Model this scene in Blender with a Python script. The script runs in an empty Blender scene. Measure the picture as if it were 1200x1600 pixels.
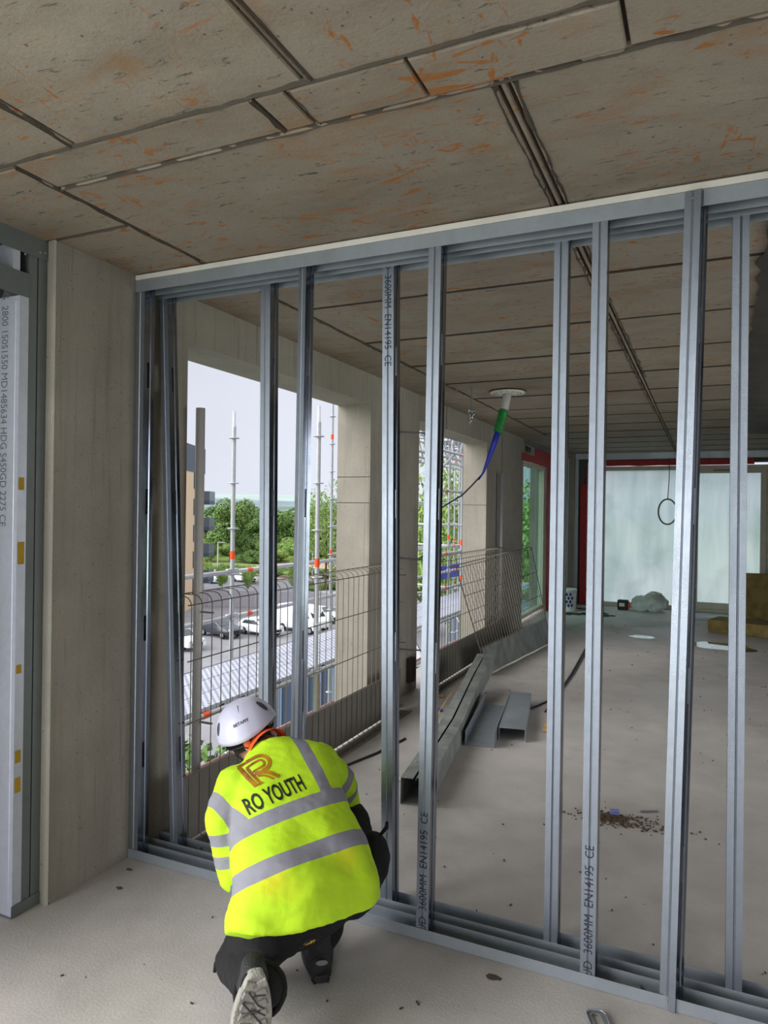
import bpy, bmesh, math, random
from mathutils import Vector, Matrix, noise
from mathutils.bvhtree import BVHTree
random.seed(7)
S = bpy.context.scene
COL = S.collection
# ---------------------------------------------------------------- camera
cam = bpy.data.cameras.new('camera'); co = bpy.data.objects.new('camera', cam); COL.objects.link(co)
cam.sensor_fit = 'HORIZONTAL'; cam.sensor_width = 36.0; cam.lens = 36.0*1106/1200
cam.clip_start = .05; cam.clip_end = 3000
YAW = math.radians(24.5); ROLL = math.radians(0.76)
co.matrix_world = Matrix.Translation((0, 0, 1.65)) @ Matrix.Rotation(YAW, 4, 'Z') @ Matrix.Rotation(math.pi/2, 4, 'X') @ Matrix.Rotation(ROLL, 4, 'Z')
S.camera = co
# ---------------------------------------------------------------- world: bright overcast sky
W = bpy.data.worlds.new('overcast'); S.world = W; W.use_nodes = True
nt = W.node_tree; nt.nodes.clear()
def N(nt, t, **k):
    n = nt.nodes.new(t)
    for a, b in k.items():
        if a.startswith('i_'): n.inputs[a[2:].replace('_', ' ')].default_value = b
        else: setattr(n, a, b)
    return n
tc = N(nt, 'ShaderNodeTexCoord'); sp = N(nt, 'ShaderNodeSeparateXYZ'); nt.links.new(tc.outputs['Generated'], sp.inputs[0])
rp = N(nt, 'ShaderNodeValToRGB'); nt.links.new(sp.outputs['Z'], rp.inputs[0])
e = rp.color_ramp.elements; e[0].position = 0.0; e[0].color = (.41, .43, .49, 1); e[1].position = 1.0; e[1].color = (1, 1, 1, 1)
x = e.new(.26); x.color = (.40, .41, .46, 1); x = e.new(.5); x.color = (.80, .82, .88, 1); x = e.new(.8); x.color = (1, 1, 1, 1)
nz = N(nt, 'ShaderNodeTexNoise', i_Scale=2.6, i_Detail=4.0); nt.links.new(tc.outputs['Generated'], nz.inputs['Vector'])
mr = N(nt, 'ShaderNodeMapRange'); mr.inputs['From Min'].default_value = .3; mr.inputs['From Max'].default_value = .7
mr.inputs['To Min'].default_value = .9; mr.inputs['To Max'].default_value = 1.08; nt.links.new(nz.outputs['Fac'], mr.inputs[0])
ml = N(nt, 'ShaderNodeVectorMath', operation='SCALE'); nt.links.new(rp.outputs[0], ml.inputs[0]); nt.links.new(mr.outputs[0], ml.inputs['Scale'])
bg = N(nt, 'ShaderNodeBackground'); bg.inputs['Strength'].default_value = 1.9; nt.links.new(ml.outputs[0], bg.inputs[0])
ow = N(nt, 'ShaderNodeOutputWorld'); nt.links.new(bg.outputs[0], ow.inputs[0])
# ---------------------------------------------------------------- added area lamps out of view, and a soft sun
def area(name, loc, rot, sx, sy, power, col=(1, 1, 1)):
    l = bpy.data.lights.new(name, 'AREA'); l.shape = 'RECTANGLE'; l.size = sx; l.size_y = sy; l.energy = power; l.color = col
    o = bpy.data.objects.new(name, l); o.location = loc; o.rotation_euler = rot; COL.objects.link(o); return o
area('back_fill_lamp', (-.6, -4.3, 1.45), (math.radians(90), 0, 0), 4.0, 2.5, 120, (.93, .96, 1))  # area lamp added behind the camera, standing in for assumed daylight from there
area('left_fill_lamp', (-3.0, -.7, 1.35), (0, math.radians(-90), 0), 2.3, 3.0, 75, (.93, .96, 1))  # unseen area lamp added on the left to brighten the near room
def sunlamp(direction, strength, angle, col):
    l = bpy.data.lights.new('veiled_sun', 'SUN'); l.energy = strength; l.angle = math.radians(angle); l.color = col
    o = bpy.data.objects.new('veiled_sun', l); o.rotation_euler = Vector(direction).to_track_quat('Z', 'Y').to_euler(); COL.objects.link(o)
area('right_fill_lamp', (4.5, 4.8, 1.45), (0, math.radians(90), 0), 2.4, 4.2, 90, (.97, .98, 1))  # unseen fill lamp added on the right to brighten the far room
sunlamp((-.64, -.60, .47), 3.9, 50, (1, .98, .95))
vs = S.view_settings; vs.view_transform = 'Standard'; vs.look = 'None'; vs.gamma = 1; vs.use_curve_mapping = False; vs.exposure = 0.0
S.display_settings.display_device = 'sRGB'
try:
    S.cycles.max_bounces = 8; S.cycles.diffuse_bounces = 5; S.cycles.transparent_max_bounces = 12
except Exception: pass
# ---------------------------------------------------------------- helpers
def s2l(c):
    return tuple((v/255/12.92 if v/255 <= .04045 else ((v/255+.055)/1.055)**2.4) for v in c)
def srgb(r, g, b): return (*s2l((r, g, b)), 1)
class MB:
    def __init__(s): s.bm = bmesh.new()
    def face(s, vs): 
        try: return s.bm.faces.new([v if isinstance(v, bmesh.types.BMVert) else s.bm.verts.new(v) for v in vs])
        except ValueError: return None
    def hexa(s, p):
        v = [s.bm.verts.new(q) for q in p]
        for f in ((0,3,2,1),(4,5,6,7),(0,1,5,4),(1,2,6,5),(2,3,7,6),(3,0,4,7)): s.bm.faces.new([v[i] for i in f])
        return s
    def box(s, x0, x1, y0, y1, z0, z1):
        return s.hexa([(x0,y0,z0),(x1,y0,z0),(x1,y1,z0),(x0,y1,z0),(x0,y0,z1),(x1,y0,z1),(x1,y1,z1),(x0,y1,z1)])
    def obox(s, c, a, b, h):   # centre, half vectors
        c, a, b, h = map(Vector, (c, a, b, h))
        return s.hexa([c-a-b-h, c+a-b-h, c+a+b-h, c-a+b-h, c-a-b+h, c+a-b+h, c+a+b+h, c-a+b+h])
    def ring(s, c, u, v, ru, rv, n, ex=2.0):
        out = []
        for i in range(n):
            t = 2*math.pi*i/n; ct, st = math.cos(t), math.sin(t)
            if ex != 2.0:
                ct = math.copysign(abs(ct)**(2/ex), ct); st = math.copysign(abs(st)**(2/ex), st)
            out.append(s.bm.verts.new(Vector(c)+Vector(u)*ru*ct+Vector(v)*rv*st))
        return out
    def bridge(s, a, b):
        n = len(a)
        for i in range(n): s.bm.faces.new((a[i], a[(i+1) % n], b[(i+1) % n], b[i]))
    def loft(s, rings, cap=True):
        for a, b in zip(rings, rings[1:]): s.bridge(a, b)
        if cap: s.bm.faces.new(list(reversed(rings[0]))); s.bm.faces.new(rings[-1])
        return s
    def tube(s, pts, r, n=8, cap=True, flat=1.0):
        pts = [Vector(p) for p in pts]; m = len(pts); rr = r if isinstance(r, (list, tuple)) else [r]*m
        d = (pts[1]-pts[0]).normalized(); up = Vector((0, 0, 1)) if abs(d.z) < .9 else Vector((1, 0, 0))
        u = d.cross(up).normalized(); rings = []
        for i, p in enumerate(pts):
            t = (pts[min(i+1, m-1)]-pts[max(i-1, 0)]).normalized()
            u = (u-t*u.dot(t)).normalized(); v = t.cross(u)
            rings.append(s.ring(p, u, v, rr[i], rr[i]*flat, n))
        return s.loft(rings, cap)
    def limb(s, p0, p1, r0, r1, n=16):   # capsule with taper
        p0, p1 = Vector(p0), Vector(p1); d = (p1-p0); L = d.length; d.normalize(); P = []; R = []
        for k in range(5):
            a = math.pi/2*(k/5); P.append(p0-d*r0*math.cos(a)); R.append(max(r0*math.sin(a), .002))
        for k in range(5): P.append(p0+d*L*k/4); R.append(r0+(r1-r0)*k/4)
        for k in range(4, -1, -1):
            a = math.pi/2*(k/5); P.append(p1+d*r1*math.cos(a)); R.append(max(r1*math.sin(a), .002))
        return s.tube(P, R, n)
    def ell(s, c, ax, ay, az, n=20, m=12):
        c, ax, ay, az = map(Vector, (c, ax, ay, az)); rings = []
        for j in range(1, m):
            t = math.pi*j/m; rings.append(s.ring(c-az*math.cos(t), ax, ay, math.sin(t), math.sin(t), n))
        return s.loft(rings)
    def prism(s, poly, axis, a0, a1):   # poly in the two other axes (cyclic order)
        def P(q, a): return {'x': (a, q[0], q[1]), 'y': (q[0], a, q[1]), 'z': (q[0], q[1], a)}[axis]
        A = [s.bm.verts.new(P(q, a0)) for q in poly]; B = [s.bm.verts.new(P(q, a1)) for q in poly]
        return s.loft([A, B])
    def lathe(s, prof, c=(0, 0, 0), n=20, u=(1, 0, 0), v=(0, 1, 0), w=(0, 0, 1), cap=True):
        c, u, v, w = map(Vector, (c, u, v, w))
        return s.loft([s.ring(c+w*z, u, v, max(r, .0005), max(r, .0005), n) for r, z in prof], cap)
    def mesh(s, name):
        bmesh.ops.recalc_face_normals(s.bm, faces=s.bm.faces)
        me = bpy.data.meshes.new(name); s.bm.to_mesh(me); s.bm.free(); return me
    def build(s, name, mat, parent=None, smooth=False, bevel=0, recalc=True):
        if bevel:
            bmesh.ops.bevel(s.bm, geom=list(s.bm.edges), offset=bevel, segments=1, affect='EDGES')
        if recalc: bmesh.ops.recalc_face_normals(s.bm, faces=s.bm.faces)
        me = bpy.data.meshes.new(name); s.bm.to_mesh(me); s.bm.free()
        return link(name, me, mat, parent, smooth)
def wloc(o):
    v = Vector((0, 0, 0))
    while o: v += o.location; o = o.parent
    return v
def link(name, me, mat, parent=None, smooth=False):
    if parent is not None: me.transform(Matrix.Translation(-wloc(parent)))
    if mat is not None and not me.materials: me.materials.append(mat)
    if smooth: me.shade_smooth()
    o = bpy.data.objects.new(name, me); COL.objects.link(o); o.parent = parent
    return o
def tag(o, label=None, cat=None, group=None, kind=None):
    if label: o['label'] = label
    if cat: o['category'] = cat
    if group: o['group'] = group
    if kind: o['kind'] = kind
    return o
def thing(name, label, cat, loc=(0, 0, 0), group=None):
    o = bpy.data.objects.new(name, None); COL.objects.link(o); o.location = loc; o.empty_display_size = .1
    return tag(o, label, cat, group)
def structure(name, loc=(0, 0, 0)):
    o = bpy.data.objects.new(name, None); COL.objects.link(o); o.location = loc; o['kind'] = 'structure'; return o
def dup(o, parent=None):
    c = o.copy(); COL.objects.link(c); c.parent = parent
    for ch in list(o.children): dup(ch, c)
    return c
def place(proto, first, loc, rz=0, label=None, scale=None):
    o = proto if first else dup(proto)
    o.location = loc; o.rotation_euler = (0, 0, rz)
    if scale: o.scale = scale if isinstance(scale, (tuple, list)) else (scale,)*3
    if label: o['label'] = label
    return o
def evaluated(o):
    dg = bpy.context.evaluated_depsgraph_get(); me = bpy.data.meshes.new_from_object(o.evaluated_get(dg)); return me
def remesh(mb, voxel, smooth_it=4, fac=.5):
    me = mb.mesh('tmp'); o = bpy.data.objects.new('tmp', me); COL.objects.link(o)
    m = o.modifiers.new('r', 'REMESH'); m.mode = 'VOXEL'; m.voxel_size = voxel
    if smooth_it: k = o.modifiers.new('s', 'SMOOTH'); k.iterations = smooth_it; k.factor = fac
    out = evaluated(o); bpy.data.objects.remove(o); return out
def wrinkle(me, amp, freq, stretch=(1, 1, 1), seed=0):
    ns = [v.normal.copy() for v in me.vertices]
    for v, n in zip(me.vertices, ns):
        q = Vector((v.co.x*stretch[0], v.co.y*stretch[1], v.co.z*stretch[2]))*freq+Vector((seed, 0, 0))
        a = noise.noise(q); r = (1-abs(a)*2.2)
        v.co += n*amp*(r*.6+noise.noise(q*2.1)*.5)
def text_mesh(body, size, font_scale_x=1.0, bold=0.0, extrude=.0):
    c = bpy.data.curves.new('t', 'FONT'); c.body = body; c.size = size; c.offset = bold; c.extrude = extrude; c.resolution_u = 3
    c.align_x = 'LEFT'
    o = bpy.data.objects.new('t', c); COL.objects.link(o); me = evaluated(o); bpy.data.objects.remove(o); bpy.data.curves.remove(c)
    me.transform(Matrix.Diagonal((font_scale_x, 1, 1, 1))); me.materials.clear(); return me
def put_text(name, body, size, origin, xdir, ydir, mat, parent, sx=1.0, bold=0.0, local=False):
    me = text_mesh(body, size, sx, bold)
    X, Y = Vector(xdir).normalized(), Vector(ydir).normalized(); Zv = X.cross(Y)
    M = Matrix((( X.x, Y.x, Zv.x, origin[0]), (X.y, Y.y, Zv.y, origin[1]), (X.z, Y.z, Zv.z, origin[2]), (0, 0, 0, 1)))
    me.transform(M); o = link(name, me, mat, None if local else parent); o.parent = parent; return o
# ---------------------------------------------------------------- materials
MATS = {}
def base(name):
    m = bpy.data.materials.new(name); m.use_nodes = True; t = m.node_tree; b = t.nodes['Principled BSDF']; MATS[name] = m; return m, t, b
def plain(name, col, rough=.6, metal=0, var=.06, vscale=8.0, bump=0, **k):
    m, t, b = base(name); tcn = N(t, 'ShaderNodeTexCoord'); n = N(t, 'ShaderNodeTexNoise', i_Scale=vscale, i_Detail=5.0)
    t.links.new(tcn.outputs['Object'], n.inputs['Vector'])
    r = N(t, 'ShaderNodeMapRange'); r.inputs['To Min'].default_value = 1-var*2.5; r.inputs['To Max'].default_value = 1+var*2.5
    t.links.new(n.outputs['Fac'], r.inputs[0])
    v = N(t, 'ShaderNodeVectorMath', operation='SCALE'); v.inputs[0].default_value = col[:3]; t.links.new(r.outputs[0], v.inputs['Scale'])
    t.links.new(v.outputs[0], b.inputs['Base Color']); b.inputs['Roughness'].default_value = rough; b.inputs['Metallic'].default_value = metal
    if bump:
        bp = N(t, 'ShaderNodeBump'); bp.inputs['Strength'].default_value = bump; bp.inputs['Distance'].default_value = .01
        n2 = N(t, 'ShaderNodeTexNoise', i_Scale=vscale*6, i_Detail=4.0); t.links.new(tcn.outputs['Object'], n2.inputs['Vector'])
        t.links.new(n2.outputs['Fac'], bp.inputs['Height']); t.links.new(bp.outputs[0], b.inputs['Normal'])
    return m
def mixc(t, fac, a, bcol, blend='MIX'):
    n = N(t, 'ShaderNodeMix', data_type='RGBA', blend_type=blend)
    for s, i in ((fac, 0), (a, 6), (bcol, 7)):
        if isinstance(s, (int, float)): n.inputs[i].default_value = s
        elif isinstance(s, tuple): n.inputs[i].default_value = s if len(s) == 4 else (*s, 1)
        else: t.links.new(s, n.inputs[i])
    return n.outputs[2]
def ramp(t, src, stops):
    r = N(t, 'ShaderNodeValToRGB'); t.links.new(src, r.inputs[0]); el = r.color_ramp.elements
    el[0].position, el[0].color = stops[0][0], (*[stops[0][1]]*3, 1); el[1].position, el[1].color = stops[-1][0], (*[stops[-1][1]]*3, 1)
    for p, v in stops[1:-1]: q = el.new(p); q.color = (v, v, v, 1)
    return r.outputs[0]
def tex(t, vec, scale, detail=5, rough=.55, dist=0, sc=(1, 1, 1), loc=(0, 0, 0), rot=(0, 0, 0)):
    mp = N(t, 'ShaderNodeMapping'); mp.inputs['Scale'].default_value = sc; mp.inputs['Location'].default_value = loc; mp.inputs['Rotation'].default_value = rot
    t.links.new(vec, mp.inputs[0])
    n = N(t, 'ShaderNodeTexNoise', i_Scale=scale, i_Detail=float(detail), i_Roughness=rough, i_Distortion=float(dist)); t.links.new(mp.outputs[0], n.inputs['Vector']); return n.outputs['Fac']
def concrete(name, c1, c2, kind='wall', rust=0.0, rough=.85, bump=.35):
    m, t, b = base(name); g = N(t, 'ShaderNodeNewGeometry').outputs['Position']
    big = tex(t, g, .9, 4); mid = tex(t, g, 5, 6, .6); fine = tex(t, g, 90, 4, .7)
    col = mixc(t, ramp(t, big, [(.3, 0), (.7, 1)]), c1, c2)
    col = mixc(t, ramp(t, mid, [(.35, .0), (.7, .45)]), col, tuple(v*.62 for v in c1[:3]))
    if kind == 'wall':      # vertical runs of damp and formwork grain
        run = tex(t, g, 3.0, 6, .6, 0, (7, 7, .35)); col = mixc(t, ramp(t, run, [(.52, 0), (.66, .16)]), col, srgb(78, 66, 50))
        run2 = tex(t, g, 5.0, 3, .5, .3, (9, 9, .25), (4, 2, 0)); col = mixc(t, ramp(t, run2, [(.62, 0), (.68, .24)]), col, srgb(60, 48, 34))
    if kind == 'ceiling':
        run = tex(t, g, 1.5, 6, .65, .4, (1, 2.4, 1), (3, 1, 0)); col = mixc(t, ramp(t, run, [(.5, 0), (.72, .5)]), col, srgb(104, 88, 66))
        dk = tex(t, g, 14, 5, .7, .6, (.9, 3.4, 1), (9, 1, 0)); col = mixc(t, ramp(t, dk, [(.605, 0), (.67, .8)]), col, srgb(58, 50, 42))
    if kind == 'floor':
        dk = tex(t, g, 1.1, 5, .6, .5, (1, .8, 1), (3, 5, 0)); col = mixc(t, ramp(t, dk, [(.52, 0), (.72, .35)]), col, srgb(112, 104, 96))
        dk = tex(t, g, 16, 3, .6, .3, (1, 1, 1), (1, 8, 0)); col = mixc(t, ramp(t, dk, [(.72, 0), (.755, .8)]), col, srgb(70, 62, 54))
    if rust:
        # orange smears left by the steel: short curved strokes grouped in patches
        for k, (sc, rot, lo) in enumerate((((1.0, 3.6, 1), (0, 0, .25), (2, 7, 0)), ((3.2, 1.1, 1), (0, 0, .7), (5, 1, 0)), ((1.2, 3.0, 1), (0, 0, -.6), (1, 3, 0)))):
            st = tex(t, g, 5.2+k, 3, .5, 1.6, sc, lo, rot); patch = tex(t, g, 1.9, 3, .5, 0, (1, 1, 1), (k*3.1, k, 0))
            mu = N(t, 'ShaderNodeMath', operation='MULTIPLY'); t.links.new(ramp(t, st, [(.63, 0), (.675, 1)]), mu.inputs[0]); t.links.new(ramp(t, patch, [(.47, 0), (.56, rust)]), mu.inputs[1])
            col = mixc(t, mu.outputs[0], col, srgb(160, 98, 34))
        halo = tex(t, g, 3.3, 4, .6, .8, (1, 1.6, 1), (7, 2, 0)); col = mixc(t, ramp(t, halo, [(.56, 0), (.72, .55*rust)]), col, srgb(150, 104, 52))
    vo = N(t, 'ShaderNodeTexVoronoi', feature='F1'); vo.inputs['Scale'].default_value = 26.0; vo.inputs['Randomness'].default_value = 1; t.links.new(g, vo.inputs['Vector'])
    wh = N(t, 'ShaderNodeSeparateColor'); t.links.new(vo.outputs['Color'], wh.inputs[0])
    pm = N(t, 'ShaderNodeMath', operation='MULTIPLY_ADD'); t.links.new(wh.outputs[0], pm.inputs[0]); pm.inputs[1].default_value = .22; pm.inputs[2].default_value = -.085
    lt = N(t, 'ShaderNodeMath', operation='LESS_THAN'); t.links.new(vo.outputs['Distance'], lt.inputs[0]); t.links.new(pm.outputs[0], lt.inputs[1])
    pf = N(t, 'ShaderNodeMath', operation='MULTIPLY'); t.links.new(lt.outputs[0], pf.inputs[0]); pf.inputs[1].default_value = .65 if kind != 'floor' else .15
    col = mixc(t, pf.outputs[0], col, srgb(52, 46, 40))
    col = mixc(t, ramp(t, fine, [(.3, .22), (.75, 0)]), col, tuple(v*.55 for v in c2[:3]))
    t.links.new(col, b.inputs['Base Color']); b.inputs['Roughness'].default_value = rough
    if kind == 'floor':
        r2 = tex(t, g, .8, 4, .6, .3); rr = ramp(t, r2, [(.35, .42), (.65, .8)]); t.links.new(rr, b.inputs['Roughness'])
    bp = N(t, 'ShaderNodeBump'); bp.inputs['Strength'].default_value = bump; bp.inputs['Distance'].default_value = .008
    ad = N(t, 'ShaderNodeMath', operation='MULTIPLY_ADD'); t.links.new(mid, ad.inputs[0]); ad.inputs[1].default_value = 1.2; t.links.new(fine, ad.inputs[2])
    t.links.new(ad.outputs[0], bp.inputs['Height']); t.links.new(bp.outputs[0], b.inputs['Normal'])
    return m
M_wall = concrete('concrete_wall', srgb(168, 162, 152), srgb(144, 138, 127), 'wall')
M_ceil = concrete('concrete_ceiling', srgb(164, 154, 140), srgb(136, 125, 110), 'ceiling', rust=.95)
M_floor = concrete('concrete_floor', srgb(200, 195, 190), srgb(184, 179, 174), 'floor', bump=.25)
M_jd = plain('dark_joint_filler', srgb(52, 44, 36), .95, var=.1)
M_joint = plain('dark_joint_mortar', srgb(74, 66, 58), .95, var=.15)  # dark mortar colour seen in the open joints and formwork lines
def galv(name, col, rough=.38, metal=.75, spangle=30, knurl=False):
    m, t, b = base(name); tcn = N(t, 'ShaderNodeTexCoord'); v = tcn.outputs['Object']
    n1 = tex(t, v, 6, 4, .6, 0, (1, 1, .4)); n2 = tex(t, v, spangle, 3, .6)
    c = mixc(t, ramp(t, n1, [(.3, 0), (.7, .35)]), col, tuple(q*.7 for q in col[:3])); c = mixc(t, ramp(t, n2, [(.4, 0), (.7, .2)]), c, tuple(q*.6 for q in col[:3]))
    t.links.new(c, b.inputs['Base Color']); b.inputs['Metallic'].default_value = metal
    t.links.new(ramp(t, n1, [(.3, rough-.08), (.7, rough+.12)]), b.inputs['Roughness'])
    if knurl:
        vo = N(t, 'ShaderNodeTexVoronoi'); vo.inputs['Scale'].default_value = 260; vo.inputs['Randomness'].default_value = .15; t.links.new(v, vo.inputs['Vector'])
        bp = N(t, 'ShaderNodeBump'); bp.inputs['Strength'].default_value = .35; bp.inputs['Distance'].default_value = .002
        t.links.new(vo.outputs['Distance'], bp.inputs['Height']); t.links.new(bp.outputs[0], b.inputs['Normal'])
    return m
M_stud = galv('galvanised_stud_steel', srgb(158, 166, 178), .34, .88, knurl=True)
M_web = galv('smooth_web_steel', srgb(150, 158, 172), .16, 1.0)
M_track = galv('galvanised_track_steel', srgb(166, 174, 182), .42, .65)
M_sfs = galv('dark_and_shaded_steel', srgb(120, 126, 126), .55, .45)  # left-frame steel with shade painted in; also plain dark steel for small parts
M_sfs2 = galv('lit_structural_steel', srgb(214, 218, 232), .45, .5)  # same left-frame steel, its lit side painted as a brighter colour
M_scaf = galv('scaffold_tube_steel', srgb(190, 192, 200), .5, .4)
M_scafred = plain('scaffold_tube_primer', srgb(176, 132, 128), .6, .1)
M_tube = galv('bare_steel_post', srgb(196, 193, 190), .45, .12)
M_mesh = galv('barrier_wire_steel', srgb(120, 114, 106), .6, .4)
M_toe = plain('barrier_toe_board_steel', srgb(112, 108, 100), .7, .2, var=.12, vscale=5)
M_toeg = plain('galvanised_toe_board', srgb(134, 138, 134), .55, .35, var=.3, vscale=7)
M_orange = plain('orange_band_plastic', srgb(238, 78, 24), .5)
M_ink = plain('stencil_ink', srgb(38, 44, 58), .8)
M_inkd = plain('grey_stencil_ink', srgb(96, 104, 118), .8)
M_yel = plain('yellow_marker_paint', srgb(176, 140, 28), .7, var=.15)
M_white = plain('white_plaster_strip', srgb(206, 202, 194), .8, var=.08, bump=.2)
M_red = plain('red_membrane', srgb(168, 26, 34), .55, var=.15, vscale=14, bump=.6)
M_frame = plain('beige_window_frame', srgb(196, 188, 172), .5)
M_black = plain('black_plastic', srgb(20, 20, 22), .5)
M_wood = plain('raw_wood', srgb(190, 150, 96), .8, var=.2, vscale=20)
M_blue = plain('blue_plastic', srgb(28, 44, 170), .5, var=.15)
M_blueg = plain('dark_blue_cladding', srgb(62, 76, 98), .6)
# ================================================================ SETTING
ZC = 2.76; XW = -2.47
f = MB(); f.box(-2.77, 4.6, -4.6, 13.9, -.3, 0); fl = tag(f.build('floor', M_floor), kind='structure')
# slab overhead: body above, cast panels below with open joints between them
ceil = MB(); ceil.box(-2.77, 4.6, -4.6, 13.9, ZC+.018, 3.05)
ceil = tag(ceil.build('ceiling', M_joint), kind='structure')
def panel(x0, x1, y0, y1, drop=0.0, gap=.0055):
    m = MB(); m.box(x0+gap, x1-gap, y0+gap, y1-gap, ZC-drop, ZC+.02)
    bmesh.ops.bevel(m.bm, geom=[e for e in m.bm.edges if all(v.co.z < ZC+.01 for v in e.verts)], offset=.004, segments=1, affect='EDGES')
    return m.build('concrete_panel', M_ceil, ceil)
# near bays
xs_near = [-2.77, -1.77, -.96, -.94, 1.3, 4.6]
for a, b in zip(xs_near, xs_near[1:]):
    for y0, y1 in ((-4.6, -1.6), (-1.6, 1.585)): panel(a, b, y0, y1, random.uniform(0, .004))
panel(-2.77, -2.06, 1.585, 1.6, 0)
for a, b in zip([-2.06, -1.13, -1.03, -.683, -.18, .9, 2.6], [-1.13, -1.03, -.683, -.18, .9, 2.6, 4.6]): panel(a, b, 1.585, 1.76, random.uniform(.002, .008), .005)
for y0, y1 in ((1.6, 2.095), (2.095, 4.4), (4.4, 6.6), (6.6, 8.3), (8.3, 11), (11, 13.9)): panel(-2.77, -2.06, y0, y1, .003)
ys = [1.76, 3.36, 4.18, 4.98, 5.76, 6.6, 7.43, 8.15, 8.95, 9.75, 10.55, 11.3, 12.1, 12.9, 13.9]
for y0, y1 in zip(ys, ys[1:]):
    panel(-2.06, -.505, y0, y1, random.uniform(0, .004)); panel(-.505, -.478, y0, y1, .002, .006); panel(-.478, 2.2, y0, y1, random.uniform(0, .004)); panel(2.2, 4.6, y0, y1)
for k, y in enumerate(ys[1:-1]):
    m = MB(); m.box(-2.05, -.51, y-.011, y+.011, ZC-.006, ZC+.02); m.box(-.47, 2.2, y-.011, y+.011, ZC-.006, ZC+.02); m.build('joint_filler', M_jd, ceil)
# ridges of grout squeezed out along the joints
gm = MB()
def ridge(p, q, w=.012, n=60):
    p, q = Vector(p), Vector(q); sd = (q-p).cross(Vector((0, 0, 1))).normalized(); prev = None
    for i in range(n+1):
        c = p.lerp(q, i/n)+sd*noise.noise(Vector((i*.31, p.x, p.y)))*.008; h = .006+.008*abs(noise.noise(Vector((i*.5, 3, p.y)))); ww = w*(.4+abs(noise.noise(Vector((i*.37, 8, p.x)))*1.6))
        r = [gm.bm.verts.new(c+sd*ww+Vector((0, 0, .002))), gm.bm.verts.new(c+Vector((0, 0, -h))), gm.bm.verts.new(c-sd*ww+Vector((0, 0, .002)))]
        if prev:
            gm.bm.faces.new((prev[0], prev[1], r[1], r[0])); gm.bm.faces.new((prev[1], prev[2], r[2], r[1]))
        prev = r
for p, q in (((-2.2, 1.575, ZC), (1.6, 1.575, ZC)), ((-2.06, 1.773, ZC), (1.6, 1.773, ZC)), ((-1.785, 1.57, ZC), (-1.785, -.2, ZC)), ((-.935, 1.57, ZC), (-.935, .4, ZC)),
             ((-.52, 1.78, ZC), (-.52, 8, ZC)), ((-.462, 1.78, ZC), (-.462, 6, ZC)), ((-2.07, 1.6, ZC), (-2.07, 10, ZC)), ((-1.14, 1.59, ZC), (-1.14, 1.76, ZC)), ((-1.02, 1.59, ZC), (-1.02, 1.76, ZC)), ((-2.46, 2.1, ZC), (-2.08, 2.1, ZC))):
    ridge(p, q, n=int(max(8, (Vector(p)-Vector(q)).length*26)))
tag(gm.build('grout_ridge', concrete('grout', srgb(88, 80, 70), srgb(64, 57, 48), 'plain', 0), ceil), kind='stuff')
# dark sheet under the ceiling on the right
sh = MB(); prevr = None
for j in range(61):
    y = 2.95+7.3*j/60; x0 = .2+.24*(j/60)**1.6+.03*noise.noise(Vector((j*.9, 1, 2)))+.02*noise.noise(Vector((j*2.3, 5, 2)))
    row = [sh.bm.verts.new((x0+(2.4-x0)*(i/14), y, ZC-.012-(.0 if i == 0 else .025+.03*abs(noise.noise(Vector((i*.9+j*.25, j*.35-i*.5, 0))))))) for i in range(15)]
    if prevr:
        for i in range(14): sh.bm.faces.new((prevr[i], prevr[i+1], row[i+1], row[i]))
    prevr = row
so = tag(sh.build('sheet', plain('dark_grey_sheet', srgb(74, 70, 64), .8, var=.25, vscale=5, bump=.5), None, True), 'dark grey ragged-edged sheet fixed under the concrete ceiling at right', 'sheet')
sm = so.modifiers.new('t', 'SOLIDIFY'); sm.thickness = .006
# left window wall: pier, lintel, pier, wall
w = MB()
OY = [(2.93, 5.14), (6.2, 8.45), (10.36, 12.13)]
for y0, y1 in ((2.1, 2.93), (5.14, 6.2), (8.45, 10.36), (12.13, 13.9)): w.box(-2.77, XW, y0, y1, 0, ZC)
for y0, y1 in OY: w.box(-2.77, XW, y0, y1, 2.52, ZC)
for v in w.bm.verts: pass
wl = tag(w.build('wall_left', M_wall), kind='structure')
# chipped arris down the near edge of the pier
ar = MB(); pr = None
for i in range(140):
    z = i*ZC/139; a = .006+.012*abs(noise.noise(Vector((z*9, 1, 1)))); b2 = .006+.016*abs(noise.noise(Vector((z*7, 5, 1))))
    r = [ar.bm.verts.new(q) for q in ((XW-.03, 2.1-.001, z), (XW-a*.4, 2.1-.006, z), (XW+.005, 2.1+.001, z), (XW+.003, 2.1+b2, z), (XW-.001, 2.1+.03, z))]
    if pr:
        for k in range(4): ar.bm.faces.new((pr[k], pr[k+1], r[k+1], r[k]))
    pr = r
ar.build('chipped_edge', concrete('chipped_concrete', srgb(176, 172, 160), srgb(150, 146, 134), 'plain', 0), wl)
# joint lines in the formwork
for y in (4.02, 6.95, 9.15): 
    j = MB(); j.box(XW-.001, XW+.003, y, y+.006, 2.52 if y < 9 else .0, ZC); j.build('formwork_line', M_joint, wl)
for y0, zz in ((5.14, 1.93), (5.14, 1.72), (8.45, 1.75)):
    j = MB(); j.box(-2.77, XW-.002, y0-.0015, y0, zz, zz+.005); j.build('formwork_line', M_joint, wl)
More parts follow.
